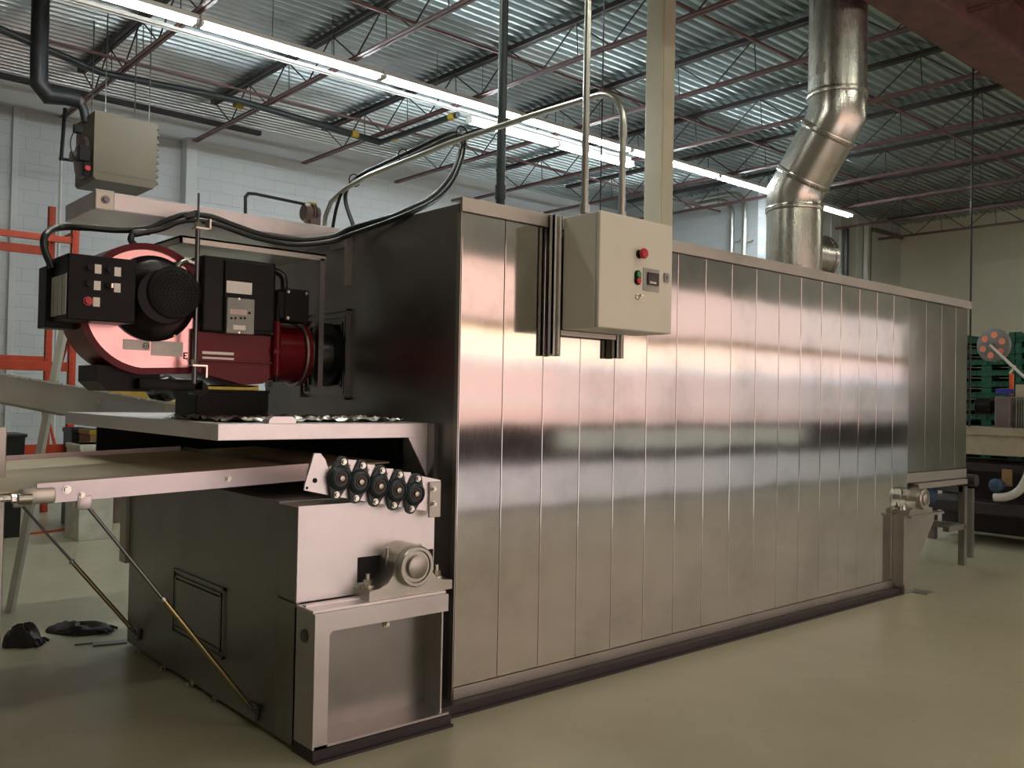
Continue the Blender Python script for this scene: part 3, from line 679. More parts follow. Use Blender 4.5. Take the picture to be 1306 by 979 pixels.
c = on(236.5, 453.5, 'X', XS+0.004); s_ = 0.017
mb = MB().box(c.x, c.x+0.003, c.y-0.010, c.y-0.005, c.z-s_, c.z+s_)
for q in (-1, 0, 1): mb.box(c.x, c.x+0.003, c.y-0.010, c.y+0.010-(0.005 if q == 0 else 0), c.z+q*(s_-0.003)-0.003, c.z+q*(s_-0.003)+0.003)
obj('letter_mark', mb, 'black', bu)
sl = on(266, 454, 'X', -0.93)
obj('air_inlet', MB().prism([(-1.42, 1.68), (-1.42, 1.60), (-1.37, 1.555), (-1.17, 1.555), (-1.12, 1.61), (-1.12, 1.66)], 'X', -1.30, -1.0), 'black', bu)
obj('support_bar', MB().box(-1.06, -0.94, -1.24, -0.92, 1.565, 1.62, 0.006).cyl((-1.06, -0.93, 1.575), (-0.94, -0.93, 1.575), 0.035, 18), 'black', bu)
# hanger rod with clamps
RX_, RYr = -0.855, -1.004
rd = obj('hanger_rod', MB().cyl((RX_, RYr, 1.60), (RX_, RYr, 2.41), 0.012, 10).cyl((RX_, RYr, 2.41), (RX_, RYr, 2.55), 0.006, 8).box(RX_-0.35, RX_-0.012, RYr-0.012, RYr+0.012, 2.44, 2.466), 'gunmetal', bu)
for z in (on(250, 292, 'X', RX_).z, on(250, 467, 'X', RX_).z):
    obj('clamp', MB().box(RX_-0.03, RX_+0.03, RYr-0.02, RYr+0.055, z, z+0.008).box(RX_-0.03, RX_+0.03, RYr+0.048, RYr+0.056, z, z+0.055 if z > 2 else z-0.055).cyl((RX_, RYr, z+0.008), (RX_, RYr, z+0.034), 0.017, 6), 'bolt', rd)
# black operator cabinet
XC = -0.78
bx = MB().box(-1.04, XC, -1.620, -1.322, 1.872, 2.170, 0.006)
cb = obj('operator_cabinet', bx, 'black', bu)
obj('back_plate', MB().box(-1.17, -1.03, -1.645, -1.335, 1.845, 2.135, 0.004), 'black', cb)
a = on(64, 355, 'Y', -1.622); c = on(84, 400, 'Y', -1.622)
w_ = MB()
for k in range(4):
    xx = a.x+(c.x-a.x)*(k+0.1)/4; w_.box(xx, xx+(c.x-a.x)*0.2, -1.623, -1.6195, c.z, a.z)
obj('vent_strip', w_, 'slide', cb)
for px, py, k in ((114, 341, 'k'), (139, 344, 'k'), (113, 362, 'k'), (139, 364.5, 's'), (112, 384, 'r')):
    p = on(px, py, 'X', XC)
    mb = MB().lathe(p, (1, 0, 0), [(0, 0.021), (0.006, 0.021), (0.006, 0.015), (0.018, 0.014), (0.018, 0)], 20)
    if k == 's': mb.box(p.x+0.018, p.x+0.024, p.y-0.004, p.y+0.004, p.z-0.013, p.z+0.013)
    obj('push_button' if k == 'r' else 'selector_knob', mb, 'redbtn' if k == 'r' else 'blacksat', cb)
for px, py in ((125, 343), (150, 346.5), (124, 364), (149.5, 367), (123, 385)):
    p = on(px, py, 'X', XC); y0, z0 = 0.0145, 0.021
    obj('button_label', MB().box(XC, XC+0.002, p.y-y0, p.y+y0, p.z-z0, p.z+z0), 'paper', cb)
p = on(139+4, 364, 'X', XC+0.02)
obj('key_switch', MB().box(XC, XC+0.02, p.y-0.006, p.y+0.006, p.z-0.01, p.z+0.01), 'bolt', cb)
obj('tube_line', MB().tube(smooth_path([(-1.03, -1.36, 2.15), (-1.08, -1.37, 2.21), (-1.17, -1.33, 2.235), (-1.18, -1.2, 2.225), (-1.18, -1.05, 2.2)]), 0.008, 8), 'gunmetal', bu)
obj('flex_conduit', MB().tube(smooth_path([on(222, 352, 'X', -0.9), on(228, 338, 'X', -0.92), on(238, 333, 'X', -0.95), on(248, 336, 'X', -0.95)]), 0.014, 10), 'conduit', bu)

# ------------------------------------------------------------------ cables
def wire(pts, r, name, label, cat, m_='rubber', group=None, n=6):
    return tag(obj(name, MB().tube(smooth_path(pts, n), r, 10), m_), label, cat, group)
C1 = [on(67, 342, 'X', -1.0), on(57, 318, 'X', -1.02), on(58, 300, 'X', -1.05), on(75, 290, 'X', -1.15), on(110, 290, 'X', -1.12), on(150, 293, 'X', -1.12), on(190, 291, 'X', -1.10), on(214, 281, 'X', -1.08), on(240, 273.5, 'X', -1.06), on(268, 276, 'X', -1.06), on(300, 288, 'X', -1.08), on(340, 301, 'X', -1.10), on(385, 306, 'X', -1.12), on(425, 301.5, 'Y', -0.12), on(448, 291.5, 'Y', -0.04), on(490, 279.5, 'Z', 2.565), on(525, 266, 'Z', 2.59), on(552, 251, 'Y', 0.40), on(572, 230, 'Y', 0.70), on(584, 205, 'Y', 0.95), on(589, 182, 'Y', 1.05), on(586, 169, 'Y', 1.05), on(572, 170, 'Y', 1.08), on(540, 185, 'Y', 1.08), on(500, 204, 'Y', 1.08), on(462, 222, 'Y', 1.08), on(444, 238, 'Y', 1.05), on(441, 258, 'Y', 1.05), on(452, 291, 'Y', 1.02)]
wire(C1, 0.017, 'power_cable', 'thick black cable looping from the operator cabinet up to the overhead conduit', 'cable')
C2 = [on(172, 299, 'X', -1.04), on(205, 292, 'X', -1.02), on(228, 283, 'X', -1.0), on(252, 281, 'X', -0.99), on(285, 289, 'X', -1.01), on(325, 303, 'X', -1.03), on(375, 312, 'X', -1.05), on(420, 308, 'Y', -0.17), on(448, 299, 'Y', -0.08), on(490, 284.5, 'Y', -0.035), on(530, 268.5, 'Z', 2.565), on(558, 253, 'Y', 0.40), on(577, 232, 'Y', 0.68), on(588, 206, 'Y', 0.92), on(592.5, 182, 'Y', 1.02), on(590, 172, 'Y', 1.01), on(575, 175, 'Y', 1.02), on(545, 189, 'Y', 1.02), on(505, 207, 'Y', 1.02), on(465, 225, 'Y', 1.02), on(440, 240, 'Y', 1.0), on(430, 262, 'Y', 1.0), on(424, 292, 'Y', 1.0)]
wire(C2, 0.014, 'power_cable', 'thinner black cable running just under the thick one along the arm', 'cable')
C3 = [on(190, 296, 'X', -1.06), on(172, 297, 'X', -1.05), on(167, 306, 'X', -1.04), on(176, 315, 'X', -1.02), on(196, 326, 'X', -1.0), on(212, 336, 'X', -0.97), on(224, 352, 'X', -0.90)]
wire(C3, 0.016, 'motor_cable', 'short black cable dropping onto the burner motor', 'cable')

# ------------------------------------------------------------------ electrical enclosure
en = thing('control_enclosure', 'pebble grey steel control cabinet hung on the brushed oven side', 'control cabinet', (0.2, 0.95, 1.78))
X1 = 0.335
obj('cabinet', MB().box(0.065, 0.305, 0.645, 1.24, 1.935, 2.545, 0.006), 'enclosure', en)
dr = obj('cabinet_door', MB().box(0.308, X1, 0.645, 1.243, 1.935, 2.548, 0.008), 'enclosure', en)
obj('door_gap', MB().box(0.304, 0.309, 0.652, 1.236, 1.942, 2.54), 'void', dr)
p = on(815, 324, 'X', X1)
eb = obj('emergency_button', MB().lathe(p+Vector((0.012, 0, 0)), (1, 0, 0), [(0, 0.012), (0.012, 0.014), (0.014, 0.027), (0.026, 0.029), (0.034, 0.024), (0.036, 0.0)], 28), 'redbtn', dr)
obj('button_collar', MB().lathe(p, (1, 0, 0), [(0, 0.024), (0.014, 0.022), (0.014, 0)], 24), 'black', dr)
p = on(812.5, 354, 'X', X1)
def stadium(c, hw, hh, n=10): 
    out = [(c.y+hw*math.cos(PI*k/n), c.z+hh-hw+hw*math.sin(PI*k/n)) for k in range(n+1)]
    return out+[(c.y-hw*math.cos(PI*k/n), c.z-hh+hw-hw*math.sin(PI*k/n)) for k in range(n+1)]
obj('switch_plate', MB().prism(stadium(p, 0.022, 0.040), 'X', X1, X1+0.010), 'black', dr)
obj('start_button', MB().prism(stadium(p+Vector((0, 0, 0.0175)), 0.0155, 0.0160), 'X', X1+0.010, X1+0.018), 'greenbtn', dr)
obj('stop_button', MB().prism(stadium(p-Vector((0, 0, 0.0175)), 0.0155, 0.0160), 'X', X1+0.010, X1+0.018), 'redbtn', dr)
y0, y1, z0, z1 = rect((820, 341), (840, 373), X1)
pl_ = obj('instrument_plate', MB().box(X1, X1+0.004, y0, y1, z0, z1, 0.001), 'encdark', dr)
y0, y1, z0, z1 = rect((824.5, 347), (838, 365), X1); x_ = X1+0.004
obj('temperature_display', MB().box(x_, x_+0.012, y0, y1, z0, z1, 0.003), 'lcd', dr)
mb = MB()
for k in range(4): mb.box(x_+0.012, x_+0.0135, y0+0.012+k*0.014, y0+0.021+k*0.014, z0+0.008, z0+0.018)
obj('display_keys', mb, 'white', dr)
p = on(813, 378, 'X', X1)
obj('key_lock', MB().lathe(p, (1, 0, 0), [(0, 0.017), (0.008, 0.016), (0.01, 0.011), (0.024, 0.010), (0.024, 0)], 20).box(p.x+0.024, p.x+0.034, p.y-0.004, p.y+0.012, p.z-0.003, p.z+0.010), 'bolt', dr)
p = on(849, 354, 'X', X1)
obj('door_latch', MB().box(X1, X1+0.012, p.y-0.020, p.y+0.020, p.z-0.025, p.z+0.025, 0.004).cyl((X1+0.012, p.y, p.z), (X1+0.02, p.y, p.z), 0.010, 14), 'encdark', dr)
for y in (0.575, 1.085):
    mb = MB().box(0.0215, 0.03, y, y+0.062, 1.79 if y < 1 else 1.80, 2.552).box(0.0215, 0.064, y, y+0.006, 1.79 if y < 1 else 1.80, 2.552).box(0.03, 0.064, y+0.056, y+0.062, 1.79 if y < 1 else 1.80, 2.552)
    mb.box(0.050, 0.064, y, y+0.02, 1.80, 2.55).box(0.050, 0.064, y+0.042, y+0.062, 1.80, 2.55)
    obj('strut_channel', mb, 'slide', en)
mb = MB().box(0.03, 0.062, 0.64, 1.10, 1.905, 1.932); obj('bottom_rail', mb, 'trim', en)
# conduits
pz = [(0.2, 0.665, 2.545), (0.2, 0.665, 6.2)]
co = thing('conduit_riser', 'straight silver conduit rising from the grey cabinet to the roof', 'conduit', (0.2, 0.665, 2.545))
obj('pipe', MB().tube([(0.2, 0.665, 2.55), (0.2, 0.665, 6.3)], 0.019, 14), 'conduit', co)
obj('coupling', MB().cyl((0.2, 0.665, 2.55), (0.2, 0.665, 2.60), 0.026, 14).cyl((0.2, 0.665, 3.9), (0.2, 0.665, 3.98), 0.024, 14), 'conduit', co)
cy0 = 0.96
arc = [(0.2, cy0, 2.55), (0.2, cy0, 3.10)]
for k in range(1, 9): an = PI/2*k/8; arc.append((0.2-0.20*(1-math.cos(an)), cy0, 3.10+0.20*math.sin(an)))
arc += [(-0.5, cy0, 3.31), (-1.4, cy0+0.02, 3.32)]
e1 = on(470, 224, 'Y', 1.0); e2 = on(440, 241, 'Y', 1.0); e3 = on(422, 258, 'Y', 1.0); e4 = on(415, 276, 'Y', 1.0); e5 = on(413.5, 292, 'Y', 1.0)
arc += [tuple(e1), tuple(e2), tuple(e3), tuple(e4), tuple(e5), (e5.x-0.01, 1.0, 0.02)]
co = thing('conduit_run', 'silver conduit bending from the grey cabinet across the oven roof', 'conduit', (0.2, cy0, 2.545))
obj('pipe', MB().tube(arc, 0.019, 14), 'conduit', co)
obj('coupling', MB().cyl((0.2, cy0, 2.55), (0.2, cy0, 2.60), 0.026, 14).cyl((0.2, cy0, 3.02), (0.2, cy0, 3.10), 0.024, 14), 'conduit', co)
mb = MB()
for px, py in ((452, 230), (515, 199), (589, 170)):
    q = on(px, py, 'Y', 1.03); mb.tube([q+Vector((0.0, 0.05*math.cos(t*PI/5), 0.05*math.sin(t*PI/5))) for t in range(11)], 0.005, 5)
obj('cable_tie', mb, 'black', co)
dp = thing('standpipe', 'dark green vertical pipe between oven roof and ceiling', 'pipe', (-1.5, 1.515, 2.535))
obj('pipe', MB().cyl((-1.5, 1.515, 2.535), (-1.5, 1.515, 6.32), 0.033, 16), 'pipe', dp)
z_ = on(638, 245, 'X', -1.5).z
obj('coupling', MB().cyl((-1.5, 1.515, z_-0.05), (-1.5, 1.515, z_+0.05), 0.041, 16), 'pipe', dp)
# regulator with bent line on the oven roof
rg = thing('pressure_regulator', 'small ribbed regulator with thin bent black line on the oven top', 'regulator', (-1.5, 0.05, 2.56))
a = [on(313, 275, 'X', -1.5), on(313, 251, 'X', -1.5), on(317, 246.5, 'X', -1.5), on(325, 247, 'X', -1.5), on(392, 261, 'X', -1.5)]
obj('line', MB().tube([a[0]-Vector((0, 0, 0.06))]+a, 0.010, 8), 'rubber', rg)
q = on(396, 272, 'X', -1.5)
obj('body', MB().lathe((q.x, q.y-0.05, q.z), (0, 1, 0), [(0, 0.05), (0.02, 0.062), (0.03, 0.062), (0.035, 0.045), (0.05, 0.045), (0.05, 0.055), (0.06, 0.055), (0.06, 0.045), (0.07, 0.045), (0.07, 0.055), (0.08, 0.055), (0.08, 0.045), (0.10, 0.045), (0.10, 0)], 20).box(q.x-0.04, q.x+0.04, q.y-0.02, q.y+0.05, 2.56, q.z), 'gear', rg)
obj('yellow_cap', MB().box(q.x-0.03, q.x+0.03, q.y-0.03, q.y+0.03, q.z+0.05, q.z+0.064, 0.004), 'yellow', rg)

# ------------------------------------------------------------------ exhaust duct
ex = thing('exhaust_duct', 'large galvanized exhaust duct with offset elbows rising from the oven roof', 'duct', (-1.533, 5.54, 2.53))
DR = 0.280; DX, DY = -1.533, 5.54
def seg(name, pts, r=DR): return obj(name, MB().tube(pts, r, 40, False), 'galv', ex)
B1, B2 = Vector((DX, DY, 3.744)), Vector((-1.073, DY, 4.45))
seg('tee_section', [(DX, DY, 2.536), (DX, DY, 3.60)])
d = (B2-B1).normalized()
seg('lower_elbow', [(DX, DY, 3.60), B1, B1+d*0.17], DR*0.985)
seg('offset_section', [B1+d*0.15, B2-d*0.15], DR*1.0)
seg('upper_elbow', [B2-d*0.17, B2, B2+Vector((0, 0, 0.18))], DR*0.985)
seg('riser_section', [B2+Vector((0, 0, 0.17)), (B2.x, DY, 6.34)])
def band(p, dr_): p = Vector(p); dr_ = Vector(dr_).normalized(); return MB().lathe(p-dr_*0.03, dr_, [(0, DR), (0.006, DR+0.012), (0.02, DR+0.014), (0.026, DR+0.005), (0.036, DR+0.005), (0.042, DR+0.014), (0.056, DR+0.012), (0.062, DR)], 40)
for p, q in (((DX, DY, 3.57), (0, 0, 1)), (B1+d*0.17, d), (B2-d*0.19, d), (B2+Vector((0, 0, 0.2)), (0, 0, 1)), ((DX, DY, 2.57), (0, 0, 1))):
    obj('clamp_band', band(p, q), 'galv', ex)
st = obj('tee_stub', MB().cyl((DX, DY+0.1, 3.12), (DX, DY+0.43, 3.12), 0.25, 36), 'galv', ex)
obj('stub_cap', MB().lathe((DX, DY+0.41, 3.12), (0, 1, 0), [(0, 0.257), (0.05, 0.259), (0.05, 0.24), (0.035, 0.23), (0.035, 0)], 36), 'galv', st)
q = on(1003, 332, 'Y', 4.74)
obj('inspection_cap', MB().lathe((DX+0.19, DY-0.21, 2.98), Vector((0.65, -0.75, 0)), [(0, 0.06), (0.02, 0.06), (0.022, 0.035), (0.03, 0.03), (0.03, 0)], 20), 'cast', ex)
obj('duct_label', MB().box(-0.05, 0.05, -0.002, 0.002, -0.05, 0.05, 0, Matrix.Translation((B2.x-0.02, DY-DR-0.001, 4.86))), 'encdark', ex)

# ------------------------------------------------------------------ infeed belt conveyor
bc = thing('belt_conveyor', 'infeed conveyor with beige belt running under the burner shelf', 'conveyor', (-1.27, -1.2, 1.08))
def sl(y, z): return z+0.035*(y+0.6)     # rises gently towards the oven
def rail_mb(x0, x1, zt, zb, ya, yb): return MB().prism([(ya, sl(ya, zt)), (yb, sl(yb, zt)), (yb, sl(yb, zb)), (ya, sl(ya, zb))], 'X', x0, x1)
YB0, YB1 = -2.02, -0.58
rr_ = obj('side_rail', rail_mb(-0.47, -0.45, 1.215, 1.132, -1.80, YB1), 'rail', bc)
obj('side_rail', rail_mb(-2.12, -2.10, 1.215, 1.132, YB0, YB1), 'rail', bc)
for px, py, r_ in ((85, 624, 0.012), (104, 631, 0.009), (291, 610, 0.011)): obj('bolt', MB().bolt(on(px, py, 'X', -0.45), (1, 0, 0), r_, 0.016), 'bolt', rr_)
bt = MB().prism([(YB0-0.30, sl(YB0-0.3, 1.19)), (YB1+0.5, sl(YB1+0.5, 1.19)), (YB1+0.5, sl(YB1+0.5, 1.18)), (YB0-0.30, sl(YB0-0.3, 1.18))], 'X', -2.08, -0.49)
obj('belt', bt, 'belt', bc)
obj('bed', rail_mb(-2.10, -0.47, 1.176, 1.15, YB0, YB1), 'slide', bc)
zt = sl(-1.85, 1.17)
tk = obj('tension_block', MB().box(-0.50, -0.435, -1.86, -1.73, zt-0.035, zt+0.03, 0.012).cyl((-0.445, -1.87, zt-0.01), (-0.445, -1.82, zt-0.01), 0.022, 14), 'cast', bc)
obj('tension_bolt', MB().cyl((-0.46, -1.96, zt-0.01), (-0.46, -1.74, zt-0.01), 0.009, 10).cyl((-0.46, -1.89, zt-0.01), (-0.46, -1.87, zt-0.01), 0.018, 6), 'bolt', bc)
obj('end_roller', MB().cyl((-2.1, YB1+0.03, 1.175), (-0.44, YB1+0.03, 1.175), 0.035, 20), 'cast', bc)
obj('end_roller', MB().cyl((-2.1, YB0-0.28, 1.13), (-0.47, YB0-0.28, 1.13), 0.035, 20), 'cast', bc)
def strut(label, top, bot, x):
    t = thing('gas_strut', label, 'strut', bot, 'gas struts under the conveyor')
    top, bot = Vector(top), Vector(bot); d_ = (top-bot); L = d_.length; d_.normalize()
    obj('cylinder', MB().cyl(bot+d_*0.04, bot+d_*(L*0.55), 0.0125, 16), 'brass', t)
    obj('collar', MB().cyl(bot+d_*(L*0.55), bot+d_*(L*0.555+0.01), 0.016, 14), 'cast', t)
    obj('rod', MB().cyl(bot+d_*(L*0.55), top, 0.0075, 12), 'gunmetal', t)
    obj('end_fitting', MB().cyl(bot, bot+d_*0.045, 0.010, 10).cyl(bot-Vector((0.03, 0, 0)), bot+Vector((0.03, 0, 0)), 0.012, 12), 'gunmetal', t)
    obj('end_fitting', MB().cyl(top-d_*0.03, top+d_*0.01, 0.010, 10).box(top.x-0.012, top.x+0.012, top.y-0.03, top.y+0.03, top.z-0.03, top.z+0.03, 0.006), 'rail', t)
    return t
strut('bright gas strut from the pink lit rail down to the oven corner', on(107, 640, 'X', -0.46), on(322, 904, 'Y', -0.885), 0)
strut('darker gas strut behind, on the far rail of the conveyor', on(24, 640, 'X', -2.1), on(172, 806, 'Y', -0.885), 0)
for px, py in ((325, 907), (176, 808)):
    q = on(px, py, 'Y', -0.86); obj('strut_mount', MB().box(q.x-0.05, q.x+0.05, -0.885, -0.861, q.z-0.03, q.z+0.04, 0.004), 'body', ov)

# ------------------------------------------------------------------ things on the shelf
bb = thing('black_box', 'matte black rectangular metal box standing on the burner shelf', 'box', (-1.3, -0.5, 1.42))
p0, p1 = on(250, 531, 'X', -1.15), on(342, 529, 'X', -1.15)
obj('box_body', MB().box(-1.45, -1.15, p0.y, p1.y, 1.421, on(300, 498, 'X', -1.15).z, 0.004), 'black', bb)
obj('box_lid', MB().box(-1.455, -1.145, p0.y-0.004, p1.y+0.004, on(300, 498, 'X', -1.15).z-0.012, on(300, 498, 'X', -1.15).z+0.004, 0.003), 'black', bb)
q0, q1 = on(342, 539, 'X', -0.24), on(377, 539, 'X', -0.24)
mb = MB().prism([(q0.y, 1.421), (q1.y, 1.421), (q1.y, 1.438), (q1.y-0.018, 1.452), (q0.y+0.022, 1.452), (q0.y+0.004, 1.438)], 'X', -0.30, -0.235)
tag(obj('rounded_bar', mb, 'plate'), 'short pink tinted metal bar with rounded corners on the shelf edge', 'metal bar')
# crumpled film: a wrinkled sheet
mb = MB(); nx, ny = 22, 40
vs = []
for i in range(nx+1):
    for j in range(ny+1):
        vs.append((-1.10+0.7*i/nx, -1.05+1.0*j/ny, 1.423+0.028*rnd.random()*(0.4+0.6*math.sin(j*0.5+i)**2)))
mb.add(vs, [(i*(ny+1)+j, (i+1)*(ny+1)+j, (i+1)*(ny+1)+j+1, i*(ny+1)+j+1) for i in range(nx) for j in range(ny)])
o = obj('plastic_sheet', mb, 'foil'); tag(o, 'crumpled shiny sheet lying flat on the burner shelf', 'sheet')

# ------------------------------------------------------------------ sloping side conveyor behind
XI = -2.7
P = [on(0, 478, 'X', XI), on(250, 521, 'X', XI), on(250, 536, 'X', XI), on(110, 533, 'X', XI), on(0, 511, 'X', XI)]
ext = (P[0]-P[1])*1.0
ic = thing('sloping_conveyor', 'grey sheet metal conveyor sloping down behind the burner shelf', 'conveyor', (XI-0.3, -1.2, 0))
poly = [(P[0]+ext)]+[P[0], P[1], P[2], P[3], P[4]]+[(P[4]+ext)]
obj('side_frame', MB().prism([(p.y, p.z) for p in poly], 'X', XI-0.02, XI), 'slide', ic)
obj('side_frame', MB().prism([(p.y, p.z) for p in poly], 'X', XI-0.62, XI-0.60), 'slide', ic)
lk = MB(); a, b_ = P[0]+ext, P[1]; Ld = (b_-a).length; dd = (b_-a).normalized(); s_ = 0.0
while s_ < Ld-0.06:
    q = a+dd*s_; w = a+dd*(s_+0.05); lk.prism([(q.y, q.z+0.002), (w.y, w.z+0.002), (w.y, w.z+0.014), (q.y, q.z+0.014)], 'X', XI-0.60, XI+0.004); s_ += 0.062
obj('slat_belt', lk, 'white', ic)
for px, py in ((127, 511), (213, 522)): obj('bolt', MB().bolt(on(px, py, 'X', XI), (1, 0, 0), 0.010, 0.014), 'bolt', ic)
t0, t1 = on(84, 405, 'X', -3.5), on(50, 584, 'X', -3.5)
dd = (t1-t0); t2 = t1+dd*((t1.z-0.0)/(-dd.z))
obj('support_leg', MB().tube([t0, (t2.x, t2.y, 0.0)], 0.032, 4), 'slide', ic)
t3 = P[0]+ext
obj('support_leg', MB().box(XI-0.34, XI-0.28, t3.y, t3.y+0.06, 0, t3.z-0.1), 'slide', ic)
obj('cross_brace', MB().box(-3.55, XI-0.3, t0.y-0.2, t0.y-0.16, 1.56, 1.62), 'slide', ic)
# black bag on the slope
mb = MB(); bc0 = on(206, 493, 'X', XI-0.25)
for i in range(13):
    th = PI*i/12
    for j in range(18):
        ph = 2*PI*j/18; w = 1+0.10*math.sin(3*ph+2*th)+0.06*math.sin(7*ph)
        mb.v.append(bc0+Vector((0.13*w*math.sin(th)*math.cos(ph), 0.125*w*math.sin(th)*math.sin(ph), 0.10*math.cos(th)*w)))
for i in range(12):
    for j in range(18): mb.f.append([i*18+j, (i+1)*18+j, (i+1)*18+(j+1) % 18, i*18+(j+1) % 18]); mb.sm.append(True)
tag(obj('plastic_bag', mb, 'bag'), 'bunched black plastic bag lying on the sloping conveyor', 'bag')

# ------------------------------------------------------------------ background left: rack, bins, heater
pr_ = thing('pallet_rack', 'orange steel pallet rack standing along the block wall', 'rack', (-8.5, -1.0, 0))
RXF, RXB, RY = -8.0, -9.05, 0.36
def upright(x):
    zt = on(95, 268, 'X', x).z
    mb = MB().box(x-0.035, x-0.028, RY-0.04, RY+0.04, 0, zt).box(x+0.028, x+0.035, RY-0.04, RY+0.04, 0, zt).box(x-0.035, x+0.035, RY-0.04, RY-0.034, 0, zt)
    o = obj('upright', mb, 'rack', pr_)
    h = MB(); z = 0.15
    while z < zt-0.05: h.cyl((x+0.035, RY-0.012, z), (x+0.0365, RY-0.006, z), 0.008, 8).cyl((x-0.008, RY-0.040, z), (x-0.004, RY-0.0415, z), 0.008, 8); z += 0.075
    q = obj('punched_holes', h, 'void', o); q['kind'] = 'stuff'
for x in (RXF, RXB): upright(x)
br = MB().cyl((RXF, RY, 0.3), (RXB, RY, 1.3), 0.018, 6).cyl((RXF, RY, 2.3), (RXB, RY, 1.3), 0.018, 6).cyl((RXF, RY, 2.3), (RXB, RY, 3.3), 0.018, 6).cyl((RXF, RY, 0.25), (RXB, RY, 0.25), 0.02, 6).cyl((RXF, RY, 3.45), (RXB, RY, 3.45), 0.02, 6)
obj('brace', br, 'rack', pr_)
for x, pts in ((RXF, ((91, 303, 311), (88, 462, 469), (82, 566, 581))), (RXB, ((70, 316, 322), (68, 455, 466)))):
    for px, ya, yb in pts:
        za, zb = on(px, ya, 'X', x).z, on(px, yb, 'X', x).z
        if za-zb < 0.07: zb = za-0.11
        obj('load_beam', MB().box(x-0.025, x+0.025, -2.4, RY+0.0, zb, za, 0.004), 'rack', pr_)
# second bay end upright, out past the picture edge
for x in (RXF, RXB):
    obj('upright', MB().box(x-0.035, x+0.035, -2.44, -2.36, 0, 3.7), 'rack', pr_)
# bins and stock on the floor behind the conveyor
b0 = on(3, 553, 'X', -7.0); b1 = on(32, 553, 'X', -7.0); zt = b0.z
bn = thing('waste_bin', 'dark grey plastic bin at the foot of the orange rack', 'bin', (-7.2, (b0.y+b1.y)/2, 0))
yc = (b0.y+b1.y)/2; hw = (b1.y-b0.y)/2
mb = MB(); vs = []
for z, k in ((0, 0.8), (zt, 1.0)):
    vs += [(-7.2+sx*0.22*k, yc+sy*hw*k, z) for sx, sy in ((-1, -1), (1, -1), (1, 1), (-1, 1))]
mb.add(vs, [(0, 1, 2, 3), (0, 1, 5, 4), (1, 2, 6, 5), (2, 3, 7, 6), (3, 0, 4, 7)])
obj('bin_body', mb, 'blue' if False else 'rubber', bn)
obj('rim', MB().box(-7.43, -6.97, yc-hw-0.02, yc+hw+0.02, zt-0.04, zt, 0.01), 'rubber', bn)
def stock(name, label, cat, px0, px1, py0, py1, X, m_, dx=0.5, z0=0.0, lid=None):
    a = on(px0, py0, 'X', X); b = on(px1, py1, 'X', X)
    t = thing(name, label, cat, (X-dx/2, (a.y+b.y)/2, z0))
    zb = b.z if z0 is None else z0
    obj('box_body', MB().box(X-dx, X, a.y, b.y, zb, a.z, 0.008), m_, t)
    obj('top_edge', MB().box(X-dx-0.01, X+0.01, a.y-0.01, b.y+0.01, a.z-0.05, a.z, 0.006), lid or m_, t)
    return t
stock('pallet_box', 'tall black box standing between rack and cardboard stock', 'box', 92, 113, 546, 580, -7.5, 'rubber', 0.35)
stock('corrugated_carton', 'pale ribbed carton behind the conveyor', 'carton', 103, 146, 567, 582, -6.4, 'white', 0.5, 0.0)
stock('dark_cabinet', 'dark brown cabinet behind the belt conveyor', 'cabinet', 148, 164, 553, 580, -7.55, 'gear', 0.4)
stock('cardboard_box', 'brown cardboard box behind the pale ribbed carton', 'carton', 115, 147, 548, 580, -7.0, 'cardboard', 0.4, 0.0, 'yellowsteel')
# yellow beams stacked by the wall
for i, (py0, py1, lab) in enumerate(((483, 487.5, 'grey topped'), (489, 496, 'upper'), (499, 507, 'middle'), (511, 517, 'lower'))):
    a = on(118, py0, 'X', -9.6); b = on(330, py1, 'X', -9.6); za = on(240, py0, 'X', -9.6).z; zb = on(240, py1, 'X', -9.6).z
    tag(obj('yellow_beam', MB().box(-9.7, -9.6, a.y, b.y, zb, za, 0.005).box(-9.72, -9.58, a.y, b.y, zb-0.015, zb), 'yellowsteel' if i else 'slide'),
        'long %s yellow rack beam seen beneath the burner' % lab if i else 'long grey rail lying above the yellow beams', 'beam', 'beams stored by the wall')
mb = MB()
za = on(240, 483, 'X', -9.6).z
ys = [on(150, 500, 'X', -9.6).y, on(262, 500, 'X', -9.6).y, on(320, 500, 'X', -9.6).y]
st_ = thing('beam_stand', 'grey upright stand carrying the yellow beams by the wall', 'stand', (-9.78, ys[1], 0))
for y in ys: obj('post', MB().box(-9.82, -9.74, y-0.04, y+0.04, 0, za), 'slide', st_)
for z in [on(240, q, 'X', -9.6).z-0.02 for q in (487.5, 496, 507, 517)]:
    obj('bearer', MB().box(-9.82, -9.6, ys[0]-0.05, ys[2]+0.05, z-0.03, z-0.005), 'slide', st_)
# unit heater hung from the roof
XH = -8.0
hA, hB, hC, hD = on(121, 142, 'X', XH), on(201, 150, 'X', XH), on(205, 228, 'X', XH), on(121, 232, 'X', XH)
uh = thing('unit_heater', 'bronze box unit heater hanging from the roof near the block wall', 'heater', (XH-0.35, 0.95, 4.1))
z0, z1, y0, y1 = 4.13, 4.96, hA.y, hB.y
obj('casing', MB().prism([(y0, z0+0.03), (y0+0.03, z0), (y1-0.03, z0-0.0), (y1, z0+0.04), (y1, z1), (y0, z1)], 'X', XH-0.75, XH), 'heater', uh)
mb = MB()
for k in range(9):
    z = z0+0.06+k*0.088; mb.prism([(y1, z), (y1+0.045, z+0.01), (y1+0.045, z+0.016), (y1, z+0.075)], 'X', XH-0.72, XH-0.03)
obj('louver', mb, 'heater', uh)
obj('casing_lip', MB().box(XH-0.005, XH+0.004, y0+0.02, y1-0.02, z0+0.10, z0+0.112), 'heater', uh)
